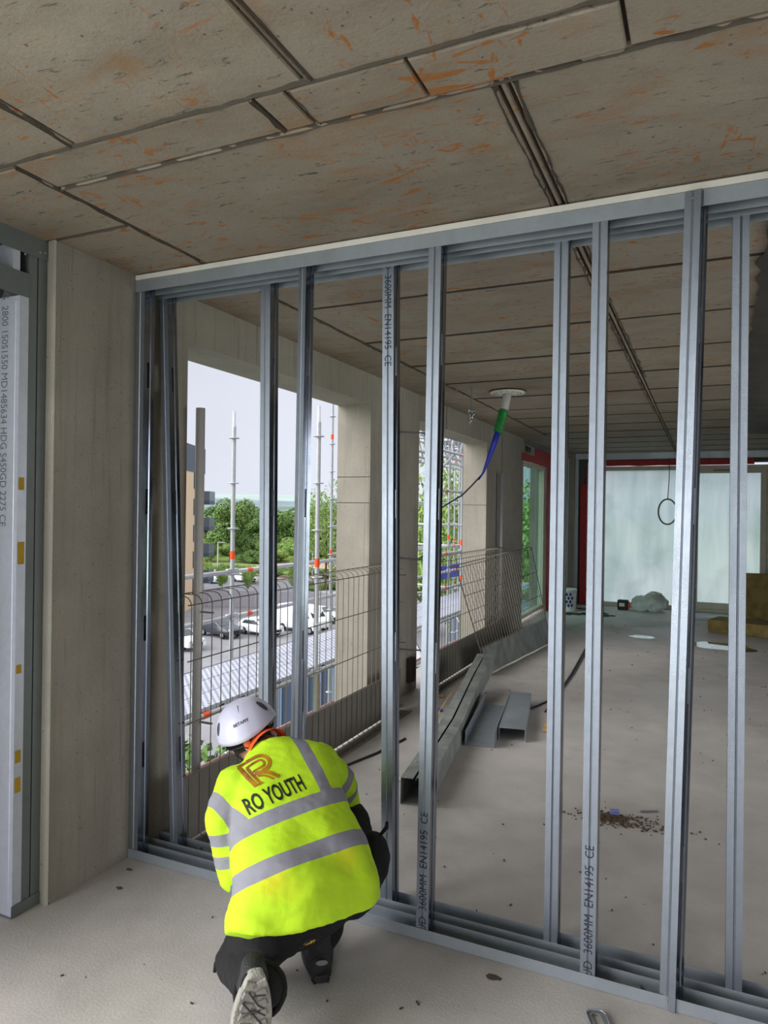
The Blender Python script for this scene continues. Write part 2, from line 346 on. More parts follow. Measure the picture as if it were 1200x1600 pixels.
# wall continuing towards the camera on the left: steel framing system against boards
wb = MB(); wb.box(-2.80, -2.78, 1.2, 2.1, 0, ZC); wb.box(-2.80, -2.70, 2.098, 2.1, 0, ZC)
tag(wb.build('wall_left', plain('sheathing_board', srgb(96, 96, 92), .8, var=.1)), kind='structure')
w = MB(); w.box(-2.77, 4.6, -4.75, -4.6, 2.5, 3.05); w.box(-2.77, -2.5, -4.7, -3.0, 0, 3.0); w.box(2.4, 2.55, -4.6, 2.5, 0, ZC-.01)  # right-hand box: unseen wall set close in to cut light from the right
tag(w.build('wall_back', M_wall), kind='structure')
# far wall: lining boards around the glazed screens
w = MB(); w.box(-2.47, -1.99, 13.46, 13.6, 0, ZC); w.box(-1.99, .99, 13.46, 13.6, 2.58, ZC); w.box(.99, 4.6, 13.46, 13.6, 0, ZC)
tag(w.build('wall_far', plain('far_lining', srgb(88, 86, 80), .8, var=.15)), kind='structure')
w = MB(); w.box(-2.47, -2.2, 13.15, 13.5, 0, ZC); tag(w.build('wall_far', M_wall), kind='structure')
w = MB(); w.box(2.42, 2.55, 7.3, 13.4, 0, ZC-.02); tag(w.build('added_dark_wall', plain('dark_for_reflections', srgb(48, 48, 52), .8, var=.1)), kind='structure')  # unseen dark wall added so the stud webs reflect something dark

# ================================================================ STEEL PARTITION
def sheet(path, z0, z1, zs=(), slots=None, t=.0012, axis='z', name='stud', mat=None, parent=None, slotseg=None):
    """thin folded steel: path in the section plane extruded along an axis; slots = list of (a,b) ranges cut out of segment slotseg"""
    m = MB(); br = sorted({z0, z1, *[q for s_ in (slots or []) for q in s_]})
    def P(p, a): return (p[0], p[1], a) if axis == 'z' else (a, p[0], p[1])
    V = [[m.bm.verts.new(P(p, a)) for p in path] for a in br]
    for k in range(len(br)-1):
        mid = (br[k]+br[k+1])/2
        for i in range(len(path)-1):
            if slots and i == slotseg and any(a < mid < b for a, b in slots): continue
            m.bm.faces.new((V[k][i], V[k][i+1], V[k+1][i+1], V[k+1][i]))
    o = m.build(name, mat or M_stud, parent, recalc=False)
    md = o.modifiers.new('gauge', 'SOLIDIFY'); md.thickness = t; md.offset = 0
    return o
def stud_path(w, d, flip=False, lip=.008, g=.003):
    """flange w, web d, open side to -x (flip: +x); front flange at y=0"""
    p = [(0, lip), (0, 0), (w*.42, 0), (w*.5, g), (w*.58, 0), (w, 0), (w, d*.32), (w-.004, d*.36), (w-.004, d*.64), (w, d*.68), (w, d), (w*.58, d), (w*.5, d-g), (w*.42, d), (0, d), (0, d-lip)]
    return [((w-x) if flip else x, y) for x, y in p]
YF, YB = 2.555, 2.687     # front faces of the two rows of studs
SL = [(.42, .54), (1.02, 1.14), (1.62, 1.74), (2.22, 2.34)]
def stud(label, xb, xt, y, z1, flip=False, w=.05, d=.068, dy=0.0, rz=0.0, marking=None, z0=.004):
    o = thing('metal_stud', label, 'stud', (xb, y, z0), 'upright studs of the partition frame')
    s_ = sheet(stud_path(w, d, flip), 0, z1-z0, slots=SL, slotseg=7, name='profile', mat=M_stud); s_.parent = o; s_.data.materials.append(M_web)
    for i_, p_ in enumerate(s_.data.polygons):
        cx_ = sum(s_.data.vertices[k].co.y for k in p_.vertices)/len(p_.vertices)
        if .006 < cx_ < d-.006: p_.material_index = 1
    for zz in (.025, z1-.03):
        sc = MB(); sc.lathe([(.0035, 0), (.0042, .001), (.003, .0028)], (w*.5, 0, zz), 10, (1, 0, 0), (0, 0, 1), (0, -1, 0)); q = sc.build('screw', M_track); q.parent = o
    if marking:
        body, za, up = marking
        if up: put_text('printed_marking', body, .043, (w*.80, -.0012, za), (0, 0, 1), (-1, 0, 0), M_ink, o, .92, local=True)
        else: put_text('printed_marking', body, .043, (w*.22, -.0012, za), (0, 0, -1), (1, 0, 0), M_ink, o, .92, local=True)
    # lean
    h = z1-z0; o.rotation_euler = (math.atan2(-dy, h), math.atan2(xt-xb, h), rz)
    return o
ZT = 2.722
stud('end stud screwed flat against the concrete pier, front row', -2.465, -2.465, YF, ZT)
stud('leaning rear stud just right of the concrete pier', -2.335, -2.445, YB+.002, 2.72, rz=.03, w=.045)
stud('rear-row stud in front of the near window opening, just above the white helmet', -1.829, -1.854, YB, ZT)
stud('front-row stud rising behind the worker in yellow, open side turned to the camera', -1.600, -1.580, YF+.02, ZT, w=.042, d=.048, rz=-.25)
stud('rear-row stud beside the worker\'s right knee with printing near its top', -1.214, -1.246, YB, ZT, marking=('UD  3600MM  EN14195  CE', 2.715, False))
stud('front-row stud right of the worker with printing near its foot', -1.005, -.988, YF, ZT, marking=('UD  3600MM  EN14195  CE', .03, True))
stud('rear-row stud crossing the view of the folded steel scraps on the floor', -.54, -.533, YB, ZT)
stud('front-row stud with printing near its foot, in front of the frosted window', -.385, -.375, YF, ZT, marking=('UD  3600MM  EN14195  CE', .03, True))
stud('dark leaning front-row stud with its open side to the camera, left of the frosted door', -.125, -.075, YF+.004, ZT, w=.052, rz=-.33)
stud('rightmost stud in view, rear row, crossing the frosted door', .078, .07, YB, ZT)
stud('front-row stud out past the right edge of the picture', .52, .52, YF, ZT); stud('rear-row stud out past the right edge of the picture', .68, .68, YB, ZT)
def track(label, y0, y1, z0, z1, zl, wob=0):
    p = [(y0, zl), (y0, z0), (y1, z0), (y1, zl)]
    o = sheet(p, XW+.002, 3.4, axis='x', name='floor_track' if z0 < 1 else 'ceiling_track', mat=M_track)
    return tag(o, label, 'track')
track('front galvanised floor track of the partition, nearest rail to the camera', YF-.003, YF+.072, .002, 0, .045)
track('rear galvanised floor track of the partition, rail farther from the camera', YB-.003, YB+.072, .002, 0, .045)
track('front galvanised ceiling track holding the tops of the front studs', YF-.003, YF+.072, 2.726, 0, 2.672)
track('rear galvanised ceiling track holding the tops of the rear studs', YB-.003, YB+.072, 2.726, 0, 2.672)
m = MB(); prev = None
for i in range(41):
    x = XW+.004+5.8*i/40
m.box(XW+.003, 1.2, YF-.008, YF+.08, 2.728, 2.751); m.box(1.2, 3.4, YF-.006, YF+.08, 2.729, 2.751)
o = tag(m.build('packing_strip', M_white, bevel=.002), 'white plaster packing strip between front ceiling track and concrete', 'strip')
m = MB(); m.box(XW+.003, 3.4, YB-.004, YB+.075, 2.728, 2.751)
tag(m.build('packing_strip', M_white), 'white packing strip above the rear ceiling track', 'strip')

# ================================================================ LEFT STEEL FRAME (structural studs by the pier)
def cstud(label, x0, x1, y0, y1, z0, z1, open_side, mat=M_sfs, name='structural_stud', marks=None):
    o = thing(name, label, 'stud', (x1, y0, z0), 'heavy studs of the left wall frame'); o.location = (0, 0, 0)
    if open_side == 'far':   # web faces the camera (-y)
        p = [(x0+.0, y1), (x0, y0), (x1, y0), (x1, y1), (x1-.015, y1)]
    elif open_side == 'near': p = [(x1-.015, y0), (x1, y0), (x1, y1), (x0, y1), (x0, y0)]
    o2 = sheet(p, z0, z1, name='profile', mat=mat, t=.0022, parent=None); o2.parent = o
    return o
o = cstud('bright heavy stud printed 2800 150S1550 at the left edge of the picture', -2.665, -2.515, 1.972, 2.012, .004, 2.50, 'far', M_sfs2)
put_text('printed_marking', 'G  2800 150S1550 MD1485634 HDG S450GD 2275 CE', .052, (-2.615, 1.9702, 2.52), (0, 0, -1), (1, 0, 0), M_inkd, o, .80)
for zz, hh in ((1.72, .05), (1.42, .09), (.98, .035), (.62, .05), (.50, .06)): r_ = MB(); r_.box(-2.513, -2.5128, 1.976, 1.976+.02+.1*hh, zz, zz+hh); r_.build('yellow_mark', M_yel, o)
r_ = MB(); r_.tube([(-2.535, 1.9705, .05), (-2.535, 1.9705, 2.48)], .002, 6); r_.build('edge_bead', M_sfs2, o)
cstud('dark heavy stud second from the concrete pier in the left frame', -2.665, -2.515, 2.014, 2.05, .004, 2.70, 'far')
cstud('dark heavy stud hard against the concrete pier in the left frame', -2.66, -2.515, 2.058, 2.097, .004, 2.70, 'near')
def ctrack(name, label, y0, y1, z0, z1, lipdown):
    x0, x1 = -2.67, -2.511
    p = [(x0, z1 if not lipdown else z0), (x0, z0 if not lipdown else z1), (x1, z0 if not lipdown else z1), (x1, z1 if not lipdown else z0)]
    m = MB(); V = [[m.bm.verts.new((a, y, b)) for a, b in p] for y in (y0, y1)]
    for i in range(3): m.bm.faces.new((V[0][i], V[0][i+1], V[1][i+1], V[1][i]))
    o = m.build(name, M_sfs, None, recalc=False); md = o.modifiers.new('g', 'SOLIDIFY'); md.thickness = .002; md.offset = 0
    return tag(o, label, 'track')
ctrack('head_track', 'dark steel head track of the left frame under the ceiling', .2, 2.098, 2.675, 2.757, True)
ctrack('sill_track', 'bright steel sole track of the left frame on the floor', 1.965, 2.098, .003, .05, False)
h = ctrack('lintel_track', 'dark lintel track over the opening in the left frame', .2, 2.012, 2.50, 2.595, True)
for y, z in ((1.99, 2.66), (2.06, 2.69), (2.085, 2.695)):
    sc = MB(); sc.lathe([(.004, 0), (.005, .001), (.003, .003)], (-2.5098, y, z+.01), 8, (0, 1, 0), (0, 0, 1), (1, 0, 0)); sc.build('screw', M_track, h)
cstud('short cripple stud above the lintel of the left frame', -2.665, -2.515, 1.94, 1.97, 2.597, 2.70, 'far', M_sfs2)

# ================================================================ WINDOWS
def glassmat():
    m, t, b = base('window_glass'); t.nodes.remove(b); out = t.nodes['Material Output']
    g = N(t, 'ShaderNodeBsdfGlossy', i_Roughness=.03); tr = N(t, 'ShaderNodeBsdfTransparent'); tr.inputs[0].default_value = (.62, .80, .76, 1)
    mx = N(t, 'ShaderNodeMixShader'); mx.inputs[0].default_value = .22; t.links.new(tr.outputs[0], mx.inputs[1]); t.links.new(g.outputs[0], mx.inputs[2]); t.links.new(mx.outputs[0], out.inputs[0]); return m
def filmmat():
    m, t, b = base('frosted_film'); t.nodes.remove(b); out = t.nodes['Material Output']
    g = N(t, 'ShaderNodeNewGeometry').outputs['Position']; n = tex(t, g, 2.2, 5, .6, .4, (2.5, 1, .35)); n2 = tex(t, g, 1.3, 4, .6, .8, (1, 1, 1), (4, 2, 1))
    c = mixc(t, ramp(t, n, [(.35, 0), (.65, .8)]), (.93, .99, 1, 1), (.76, .86, .88, 1)); c = mixc(t, ramp(t, n2, [(.5, 0), (.75, .4)]), c, (.60, .68, .66, 1))
    tl = N(t, 'ShaderNodeBsdfTranslucent'); t.links.new(c, tl.inputs[0]); rf = N(t, 'ShaderNodeBsdfRefraction', i_Roughness=.55, i_IOR=1.02); t.links.new(c, rf.inputs[0])
    mx = N(t, 'ShaderNodeMixShader'); mx.inputs[0].default_value = .35; t.links.new(tl.outputs[0], mx.inputs[1]); t.links.new(rf.outputs[0], mx.inputs[2])
    d = N(t, 'ShaderNodeBsdfDiffuse'); t.links.new(c, d.inputs[0]); m2 = N(t, 'ShaderNodeMixShader'); m2.inputs[0].default_value = .12; t.links.new(mx.outputs[0], m2.inputs[1]); t.links.new(d.outputs[0], m2.inputs[2])
    t.links.new(m2.outputs[0], out.inputs[0]); return m
M_glass, M_film = glassmat(), filmmat()
def screen(name, axis, at, a0, a1, z0, z1, fw, glass, depth=.09, extra=None):
    """framed unit in the plane axis=at spanning a0..a1, z0..z1"""
    o = structure(name)
    def bx(m, p0, p1, q0, q1, d0, d1):
        if axis == 'y': m.box(p0, p1, at+d0, at+d1, q0, q1)
        else: m.box(at-d1, at-d0, p0, p1, q0, q1)
    for nm, r in (('frame_rail', (a0, a1, z1-fw, z1)), ('frame_rail', (a0, a1, z0, z0+fw)), ('frame_stile', (a0, a0+fw, z0+fw, z1-fw)), ('frame_stile', (a1-fw, a1, z0+fw, z1-fw))):
        m = MB(); bx(m, r[0], r[1], r[2], r[3], 0, depth); m.build(nm, M_frame, o, bevel=.003)
    m = MB(); bx(m, a0+fw, a1-fw, z0+fw, z1-fw, .035, .042); m.build('pane', glass, o)
    return o
w1 = screen('window_1', 'x', XW-.04, 10.42, 12.08, .06, 2.44, .055, M_glass)
w2 = screen('window_2', 'y', 13.40, -1.93, -.30, 0.0, 2.53, .075, M_film)
d1 = screen('door_1', 'y', 13.39, -.29, .97, .0, 2.53, .06, M_film)
for nm, r in (('door_leaf_frame', (-.23, -.13, .06, 2.47)), ('door_leaf_frame', (.82, .91, .06, 2.47)), ('door_leaf_frame', (-.13, .82, 2.39, 2.47)), ('door_leaf_frame', (-.13, .82, .06, .17))):
    m = MB(); m.box(r[0], r[1], 13.37, 13.42, r[2], r[3]); m.build(nm, M_frame, d1, bevel=.003)
m = MB(); m.box(-.215, -.19, 13.34, 13.37, 1.0, 1.16); m.build('handle', plain('brown_handle_tape', srgb(176, 110, 50), .6), d1, bevel=.004)
m = MB(); m.box(.1, .5, 13.36, 13.39, 2.43, 2.45); m.build('vent', plain('vent_grey', srgb(120, 112, 104)), d1)
m = MB(); m.box(-.4, 1.0, 13.3, 13.46, .003, .0); m.bm.free()
# red membrane strips
def membrane(name, label, m): return tag(m.build(name, M_red, None, bevel=0), label, 'membrane')
def ragged(axis, at, rects, th=.006):
    m = MB()
    for a0, a1, z0, z1, horiz in rects:
        n = 16; prev = None
        for i in range(n+1):
            t_ = i/n; wv = .012*noise.noise(Vector((i*.8, a0, z0)))
            if horiz: pts = [(a0+(a1-a0)*t_, z0+wv), (a0+(a1-a0)*t_, z1-wv*.6)]
            else: pts = [(a0+wv*1.5, z0+(z1-z0)*t_), (a1-wv*.5, z0+(z1-z0)*t_)]
            q = []
            for k, (a, z) in enumerate(pts):
                d = .012*abs(noise.noise(Vector((i*1.3, k*3, a0))))
                q.append([m.bm.verts.new((at+d+dd, a, z) if axis == 'x' else (a, at-d-dd, z)) for dd in (0, th)])
            if prev:
                for k, l in (((0, 1), (1, 1)), ((0, 0), (1, 0))): m.bm.faces.new((prev[k[0]][k[1]], prev[l[0]][l[1]], q[l[0]][l[1]], q[k[0]][k[1]]))
            prev = q
    return m
membrane('red_membrane', 'red membrane taped round the clear window in the left wall', ragged('x', XW+.003, [(10.25, 12.3, 2.44, 2.55, True), (12.08, 12.28, .0, 2.44, False), (11.1, 12.3, 2.54, 2.68, True)]))
membrane('red_membrane', 'red membrane strip hanging down the left side of the frosted window', ragged('y', 13.39, [(-2.12, -1.95, 0.0, 2.2, False), (-2.02, -1.93, 2.2, 2.53, False)]))
membrane('red_membrane', 'red membrane band across the top of the frosted window and door', ragged('y', 13.37, [(-1.95, .72, 2.535, 2.63, True)]))
# framing beside and above the far screens
def smallstud(x, y, label, z1=2.66, w=.05):
    o = sheet(stud_path(w, .07), 0.004, z1, name='metal_stud', mat=M_track); o.location = (x, y, 0); tag(o, label, 'stud', 'studs of the far wall lining')
smallstud(-2.335, 13.08, 'lining stud in the far left corner beside the concrete nib'); smallstud(-2.20, 13.30, 'second lining stud from the far left corner'); smallstud(1.05, 13.3, 'lining stud right of the frosted door')
smallstud(-2.0, 13.38, 'short lining stud above the red membrane strip', 2.6, .04)
m = MB(); m.box(-2.2, 3, 13.25, 13.33, 2.70, 2.757); m.box(-2.2, 3, 13.25, 13.256, 2.66, 2.70); tag(m.build('head_track', M_track), 'galvanised head track of the far wall lining', 'track')
m = MB(); m.box(-1.9, .98, 13.36, 13.38, 2.65, 2.68); tag(m.build('rail', M_track), 'thin galvanised rail above the red membrane band', 'rail')
# dark service boxes over window 1
m = MB(); m.box(XW, XW+.02, 10.36, 12.2, 2.69, ZC-.003); tag(m.build('lintel_plate', M_sfs), 'dark steel plate with square holes over the clear window', 'plate')
for y in (10.45, 10.62): 
    m = MB(); m.box(XW+.02, XW+.022, y, y+.12, 2.58, 2.66); m.build('dark_hole', M_black, wl)
# ================================================================ EDGE PROTECTION BARRIERS
def barrier(label, y0, y1, x=-2.30, step=.08, group='wire edge barriers'):
    o = thing('edge_barrier', label, 'barrier', (x, y0, 0), group); n = int((y1-y0)/step); me = None
    for i in range(n+1):
        y = y0+i*step
        if me is None:
            m = MB(); P = [(0, 0, .33), (0, 0, 1.17)]+[(-.05+.05*math.cos(a), 0, 1.17+.05*math.sin(a)) for a in (.5, 1.0, 1.57)]+[(-.12, 0, 1.22)]
            P = [(.095, 0, .012), (.03, 0, .014), (.012, 0, .022), (.004, 0, .04), (.002, 0, .2)]+P; m.tube(P, .0028, 5)
            me = m.mesh('wire'); me.materials.append(M_mesh)
        q = bpy.data.objects.new('wire', me); COL.objects.link(q); q.parent = o; q.location = (0, i*step, 0)
    for z, dx in ((1.18, .004), (.905, .004), (.60, .004), (.345, .004), (1.22, -.12), (.012, .097)):
        m = MB(); m.tube([(x+dx, y0-.03, z), (x+dx, y1+.03, z)], .0034 if z > .02 else .006, 6); m.build('rail_wire', M_mesh, o)
    m = MB(); m.box(x-.006, x-.003, y0-.03, y1+.03, .02, .335); m.box(x-.006, x+.07, y0-.03, y1+.03, .003, .006); m.build('toe_board', M_toe, o)
    m = MB()
    for i in range(int((y1-y0)/.025)): m.box(x+.07, x+.085, y0+i*.025, y0+i*.025+.008, .003, .012)
    tag(m.build('slotted_edge', M_mesh, o), kind='stuff')
    return o
barrier('wire mesh edge barrier with grey toe board across the near opening', 2.78, 5.40)
barrier('wire mesh edge barrier with toe board across the second opening, behind the leaning one', 5.95, 8.9)
# third barrier, leaning back on the second, galvanised toe board outwards
o = thing('edge_barrier', 'loose wire mesh barrier leaning with its wide galvanised toe board on the floor', 'barrier', (0, 0, 0), 'wire edge barriers')
A0, A1, B1, B0 = Vector((-2.02, 7.03, .012)), Vector((-1.80, 9.15, .012)), Vector((-2.20, 9.75, 1.2)), Vector((-2.24, 6.62, 1.14))
def L2(u, v): return A0.lerp(A1, u).lerp(B0.lerp(B1, u), v)
nn = (A1-A0).cross(B0-A0).normalized(); nn = nn if nn.x > 0 else -nn
m = MB(); prev = None
for i in range(25):
    u = i/24; q = [m.bm.verts.new(L2(u, v)+nn*(.012+.004*math.sin(i*.9+v*9))) for v in (0, .06, .14, .22, .235)]
    if prev:
        for k in range(4): m.bm.faces.new((prev[k], prev[k+1], q[k+1], q[k]))
    prev = q
tb = m.build('toe_board', M_toeg, o); md = tb.modifiers.new('t', 'SOLIDIFY'); md.thickness = .003
m = MB(); m.obox(L2(0, .0)+Vector((-.05, 0, -.002)), (.06, 0, 0), (0, .03, 0), (0, 0, .004)); m.build('foot_tab', M_toeg, o)
for i in range(31):
    m = MB(); u = i/30; P = [L2(u, .18), L2(u, .97), L2(u, 1.0)-nn*.02, L2(u, .985)-nn*.10]; m.tube(P, .0028, 5); m.build('wire', M_mesh, o)
for v, off in ((.97, 0), (.985, -.10), (.72, 0), (.47, 0), (.24, 0)):
    m = MB(); m.tube([L2(-.005, v)+nn*(off+.003), L2(1.005, v)+nn*(off+.003)], .0036, 6); m.build('rail_wire', M_mesh, o)
for u in (0, 1):
    m = MB(); m.tube([L2(u, .0), L2(u, 1)], .006, 6); m.build('edge_wire', M_mesh, o)
# posts that carry the barriers
def post(label, y, top, r=.024, mat=M_tube, x=-2.40):
    o = thing('barrier_post', label, 'post', (x, y, 0), 'steel tube posts of the edge protection')
    m = MB(); m.lathe([(r, .006), (r, top), (r-.004, top), (r-.004, top-.05)], (x, y, 0), 20); m.build('tube', mat, o, True)
    m = MB(); m.lathe([(r-.0045, top-.03), (r-.0045, top-.028)], (x, y, 0), 20); m.build('dark_bore', M_black, o)
    m = MB(); m.box(x-.06, x+.06, y-.06, y+.06, .002, .01); m.build('base_plate', M_track, o)
    for z in (1.12, .55):
        m = MB(); m.box(x-.012, x+.1, y-.006, y+.006, z-.004, z+.004); m.build('hook', M_mesh, o)
post('steel tube post left of the near opening', 2.95, 2.177)
post('steel tube post between the two openings', 5.515, 2.142, .02)
post('pale steel tube post right of the second opening', 8.88, 2.162, .026, M_scaf)
# ================================================================ SCAFFOLD OUTSIDE
XI, XO = -3.77, -4.78
sc = thing('scaffold', 'ring-lock scaffold with perforated steel deck outside the openings', 'scaffold', (0, 0, 0))
def rosette_me():
    m = MB(); m.lathe([(.026, -.006), (.06, -.005), (.062, 0), (.06, .005), (.026, .006)], n=12); me = m.mesh('rosette'); me.materials.append(M_scaf); return me
ROS = rosette_me()
mB = MB(); mB.lathe([(.0262, -.045), (.0262, .045)], n=12); BAND = mB.mesh('orange_band'); BAND.materials.append(M_orange)
def standard(parent, x, y, z0, z1, band=(), ph=.447, r=.0242, mat=M_scaf, ros=True, spigot=True):
    m = MB(); P = [(r, z0), (r, z1-.18)]+([(r, z1-.17), (r*.75, z1-.16), (r*.75, z1)] if spigot else [(r, z1)]); m.lathe(P, (x, y, 0), 12)
    o = m.build('standard', mat, parent, True); o.location = (0, 0, 0)
    if ros:
        k = math.ceil((z0-ph)/.5)
        while ph+k*.5 < z1-.1:
            q = bpy.data.objects.new('rosette', ROS); COL.objects.link(q); q.parent = o; q.location = (x, y, ph+k*.5); k += 1
    for z in band:
        q = bpy.data.objects.new('orange_band', BAND); COL.objects.link(q); q.parent = o; q.location = (x, y, z)
    return o
def ledger(parent, p, q, mat=M_scaf, bands=(), r=.0242, name='ledger'):
    p, q = Vector(p), Vector(q); m = MB(); m.tube([p, q], r, 10); o = m.build(name, mat, parent, True)
    d = (q-p).normalized()
    for t in bands:
        m = MB(); c = p+d*t; m.tube([c-d*.045, c+d*.045], r+.003, 10); m.build('orange_band', M_orange, o)
    for e_, s_ in ((p, 1), (q, -1)):
        m = MB(); m.obox(e_+d*s_*.05, d*.05, d.cross(Vector((0, 0, 1))).normalized()*.02 if abs(d.z) < .9 else Vector((.02, 0, 0)), (0, 0, .036)); m.build('wedge_head', M_scaf, o, bevel=.008)
    return o
for y, zt in ((3.75, 2.745), (6.45, 2.745), (9.15, 1.74), (11.4, 5.3), (13.68, 5.3), (14.78, 5.3), (17.0, 5.3)):
    standard(sc, XO, y, -9.4, zt, (1.15,))
standard(sc, XI, 3.90, -9.4, 2.77); standard(sc, XI, 6.57, -9.4, 2.77, (1.10,)); standard(sc, XI, 6.57+.06, -9.4, -.02, (), mat=M_scafred, ros=False)
for y in (9.25, 10.35, 11.45, 13.9): standard(sc, XI, y, -9.4, 5.3, (1.15, .55))
ys_ = [1.0, 3.75, 6.45, 9.15, 11.4, 13.68, 17.0]
for z in (.965, .465):
    for a, b in zip(ys_, ys_[1:]): ledger(sc, (XO, a, z), (XO, b, z), bands=(.32,))
for a, b in zip([1.2, 3.9, 6.57, 9.25, 11.45, 13.9], [3.9, 6.57, 9.25, 11.45, 13.9, 17.0]):
    ledger(sc, (XI, a, -.06), (XI, b, -.06), bands=(.85,)); ledger(sc, (XI, a, -.53), (XI, b, -.53), bands=(1.15,) if a < 5 else ()); ledger(sc, (XI+.03, a, -.66), (XI+.03, b, -.66), M_scafred, (.5,))
    ledger(sc, (XO, a-.1, -.06), (XO, b-.1, -.06)); ledger(sc, (XI, a, -2.03), (XI, b, -2.03), bands=(.6,)); ledger(sc, (XO, a-.1, -1.05), (XO, b-.1, -1.05), M_scafred)
for a in (3.9, 6.57, 9.25, 11.45, 13.9):
    ledger(sc, (XI, a, -.06), (XO, a, -.06), bands=(.4,)); ledger(sc, (XI, a, -2.03), (XO, a, -2.03)); ledger(sc, (XI, a, -2.0), (XO, a-.1, -.2), name='diagonal_brace', bands=(.5,))
for z in (2.0, 1.0, .45): 
    for a, b in ((10.35, 11.45), (11.45, 13.9)): ledger(sc, (XI, a, z), (XI, b, z), bands=(.3,))
# deck of perforated planks
def deckmat():
    m, t, b = base('perforated_deck'); tcn = N(t, 'ShaderNodeTexCoord'); vo = N(t, 'ShaderNodeTexVoronoi'); vo.inputs['Scale'].default_value = 19; vo.inputs['Randomness'].default_value = .0
    mp = N(t, 'ShaderNodeMapping'); mp.inputs['Rotation'].default_value = (0, 0, .785); mp.inputs['Scale'].default_value = (1, 1, 0); t.links.new(tcn.outputs['Object'], mp.inputs[0]); t.links.new(mp.outputs[0], vo.inputs['Vector'])
    h = ramp(t, vo.outputs['Distance'], [(.22, 1), (.30, 0)]); big = tex(t, tcn.outputs['Object'], 3, 4)
    c = mixc(t, ramp(t, big, [(.3, 0), (.7, .3)]), srgb(190, 194, 208), srgb(164, 170, 186)); c = mixc(t, h, c, srgb(96, 104, 124)); t.links.new(c, b.inputs['Base Color'])
    b.inputs['Roughness'].default_value = .6; b.inputs['Metallic'].default_value = .15; bp = N(t, 'ShaderNodeBump'); bp.inputs['Distance'].default_value = .006; bp.inputs['Strength'].default_value = .8
    t.links.new(h, bp.inputs['Height']); t.links.new(bp.outputs[0], b.inputs['Normal']); return m
M_deck = deckmat()
for a, b in zip([1.2, 3.9, 6.57, 9.25, 11.45, 13.9], [3.9, 6.57, 9.25, 11.45, 13.9, 17.0]):
    for k in range(3):
        x0 = XO+.06+k*.315; m = MB(); m.box(x0, x0+.305, a+.01, b-.01, -.008, 0); m.box(x0, x0+.004, a+.01, b-.01, -.07, -.008); m.box(x0+.301, x0+.305, a+.01, b-.01, -.07, -.008); pk = m.build('deck_plank', M_deck, sc)
        for q in range(int((b-a)/.3)):
            if k == 2:
                m = MB(); m.box(x0+.3051, x0+.3058, a+.15+q*.3, a+.22+q*.3, -.052, -.025); m.build('slot', M_black, pk)
    m = MB(); m.box(XO+.045, XO+.05, a, b, .0, .012); m.build('deck_edge', M_scaf, sc)
# second scaffold tower beyond
s2 = thing('scaffold', 'taller scaffold return farther off, seen behind the second and near openings', 'scaffold', (0, 0, 0))
for x, y, zt in ((-6.2, 11.3, 5.4), (-6.2, 13.5, 5.4), (-5.3, 15.9, 5.4), (-7.0, 16.5, 5.4), (-6.3, 18.5, 5.4)): standard(s2, x, y, -9.4, zt, (3.0, .9), ph=.37, mat=M_scaf)
for z in (1.87, 1.37, .87, -.13): ledger(s2, (-6.2, 11.3, z), (-6.2, 13.5, z), bands=(.3,)); ledger(s2, (-6.2, 13.5, z), (-5.3, 15.9, z)); ledger(s2, (-5.3, 15.9, z), (-7.0, 16.5, z), bands=(.3,))
ledger(s2, (-6.2, 11.3, .85), (-6.2, 12.4, -.1), name='diagonal_brace')
# lattice platform high in the second opening
lt = thing('lattice_platform', 'steel lattice loading platform high on the far scaffold', 'platform', (0, 0, 0))
for x in (-3.75, -4.15, -4.6, -5.05):
    for z in (2.62, 3.02):
        m = MB(); m.tube([(x, 9.7, z), (x, 15.2, z)], .022, 8); m.build('chord', M_scaf, lt, True)
    for i in range(11):
        m = MB(); y = 9.8+i*.48; m.tube([(x, y, 2.62), (x, y+.24, 3.02), (x, y+.48, 2.62)], .012, 6); m.build('lattice_bar', M_scaf, lt)
for i in range(9):
    m = MB(); y = 9.8+i*.62; m.box(-5.2, -3.7, y, y+.22, 3.04, 3.075); m.build('platform_board', M_blueg if i % 3 == 0 else M_scaf, lt)
m = MB(); m.tube([(-3.8, 10.35, 2.3), (-3.8, 11.45, 2.75)], .022, 8); m.build('brace', M_scaf, lt, True)
# blue trough boards beside the scaffold
for k, (lab, x, y, z, L) in enumerate((('blue board lying on scaffold brackets below the deck, seen through the near opening', -4.55, 9.3, -1.35, 1.9), ('blue board behind the wire barrier in the second opening', -4.9, 14.2, .42, 2.6), ('small blue board end below the near scaffold rail', -3.62, 4.7, -.86, .5))):
    m = MB(); m.box(x-.02, x+.02, y-L/2, y+L/2, z-.14, z+.14); tag(m.build('scaffold_board', M_blue, None, bevel=.006), lab, 'board')
# ================================================================ OUTDOORS (site beyond, ground about 9.5 m below)
GZ = -9.5
FV = Vector((-math.sin(YAW), math.cos(YAW), 0)); RV = Vector((math.cos(YAW), math.sin(YAW), 0))   # axes of the street grid
def G(d, l, z=0.0): return FV*d+RV*l+Vector((0, 0, GZ+z))
def strip(name, pts, z, mat, kind='structure', th=.05):
    m = MB(); A = [m.bm.verts.new(G(d, l, z)) for d, l in pts]; B = [m.bm.verts.new(G(d, l, z-th)) for d, l in pts]; m.loft([B, A]); return tag(m.build(name, mat), kind=kind)
M_asph = plain('asphalt', srgb(132, 132, 138), .85, var=.1, vscale=.6); M_asph2 = plain('dark_asphalt', srgb(104, 106, 114), .85, var=.08, vscale=.8)
M_grass = plain('rough_grass', srgb(118, 142, 62), .9, var=.22, vscale=.35, bump=.5); M_lawn = plain('lawn', srgb(110, 152, 62), .9, var=.15, vscale=1)
M_earth = plain('bare_earth', srgb(168, 146, 126), .95, var=.15, vscale=.5); M_kerb = plain('kerb_concrete', srgb(180, 180, 184), .8)
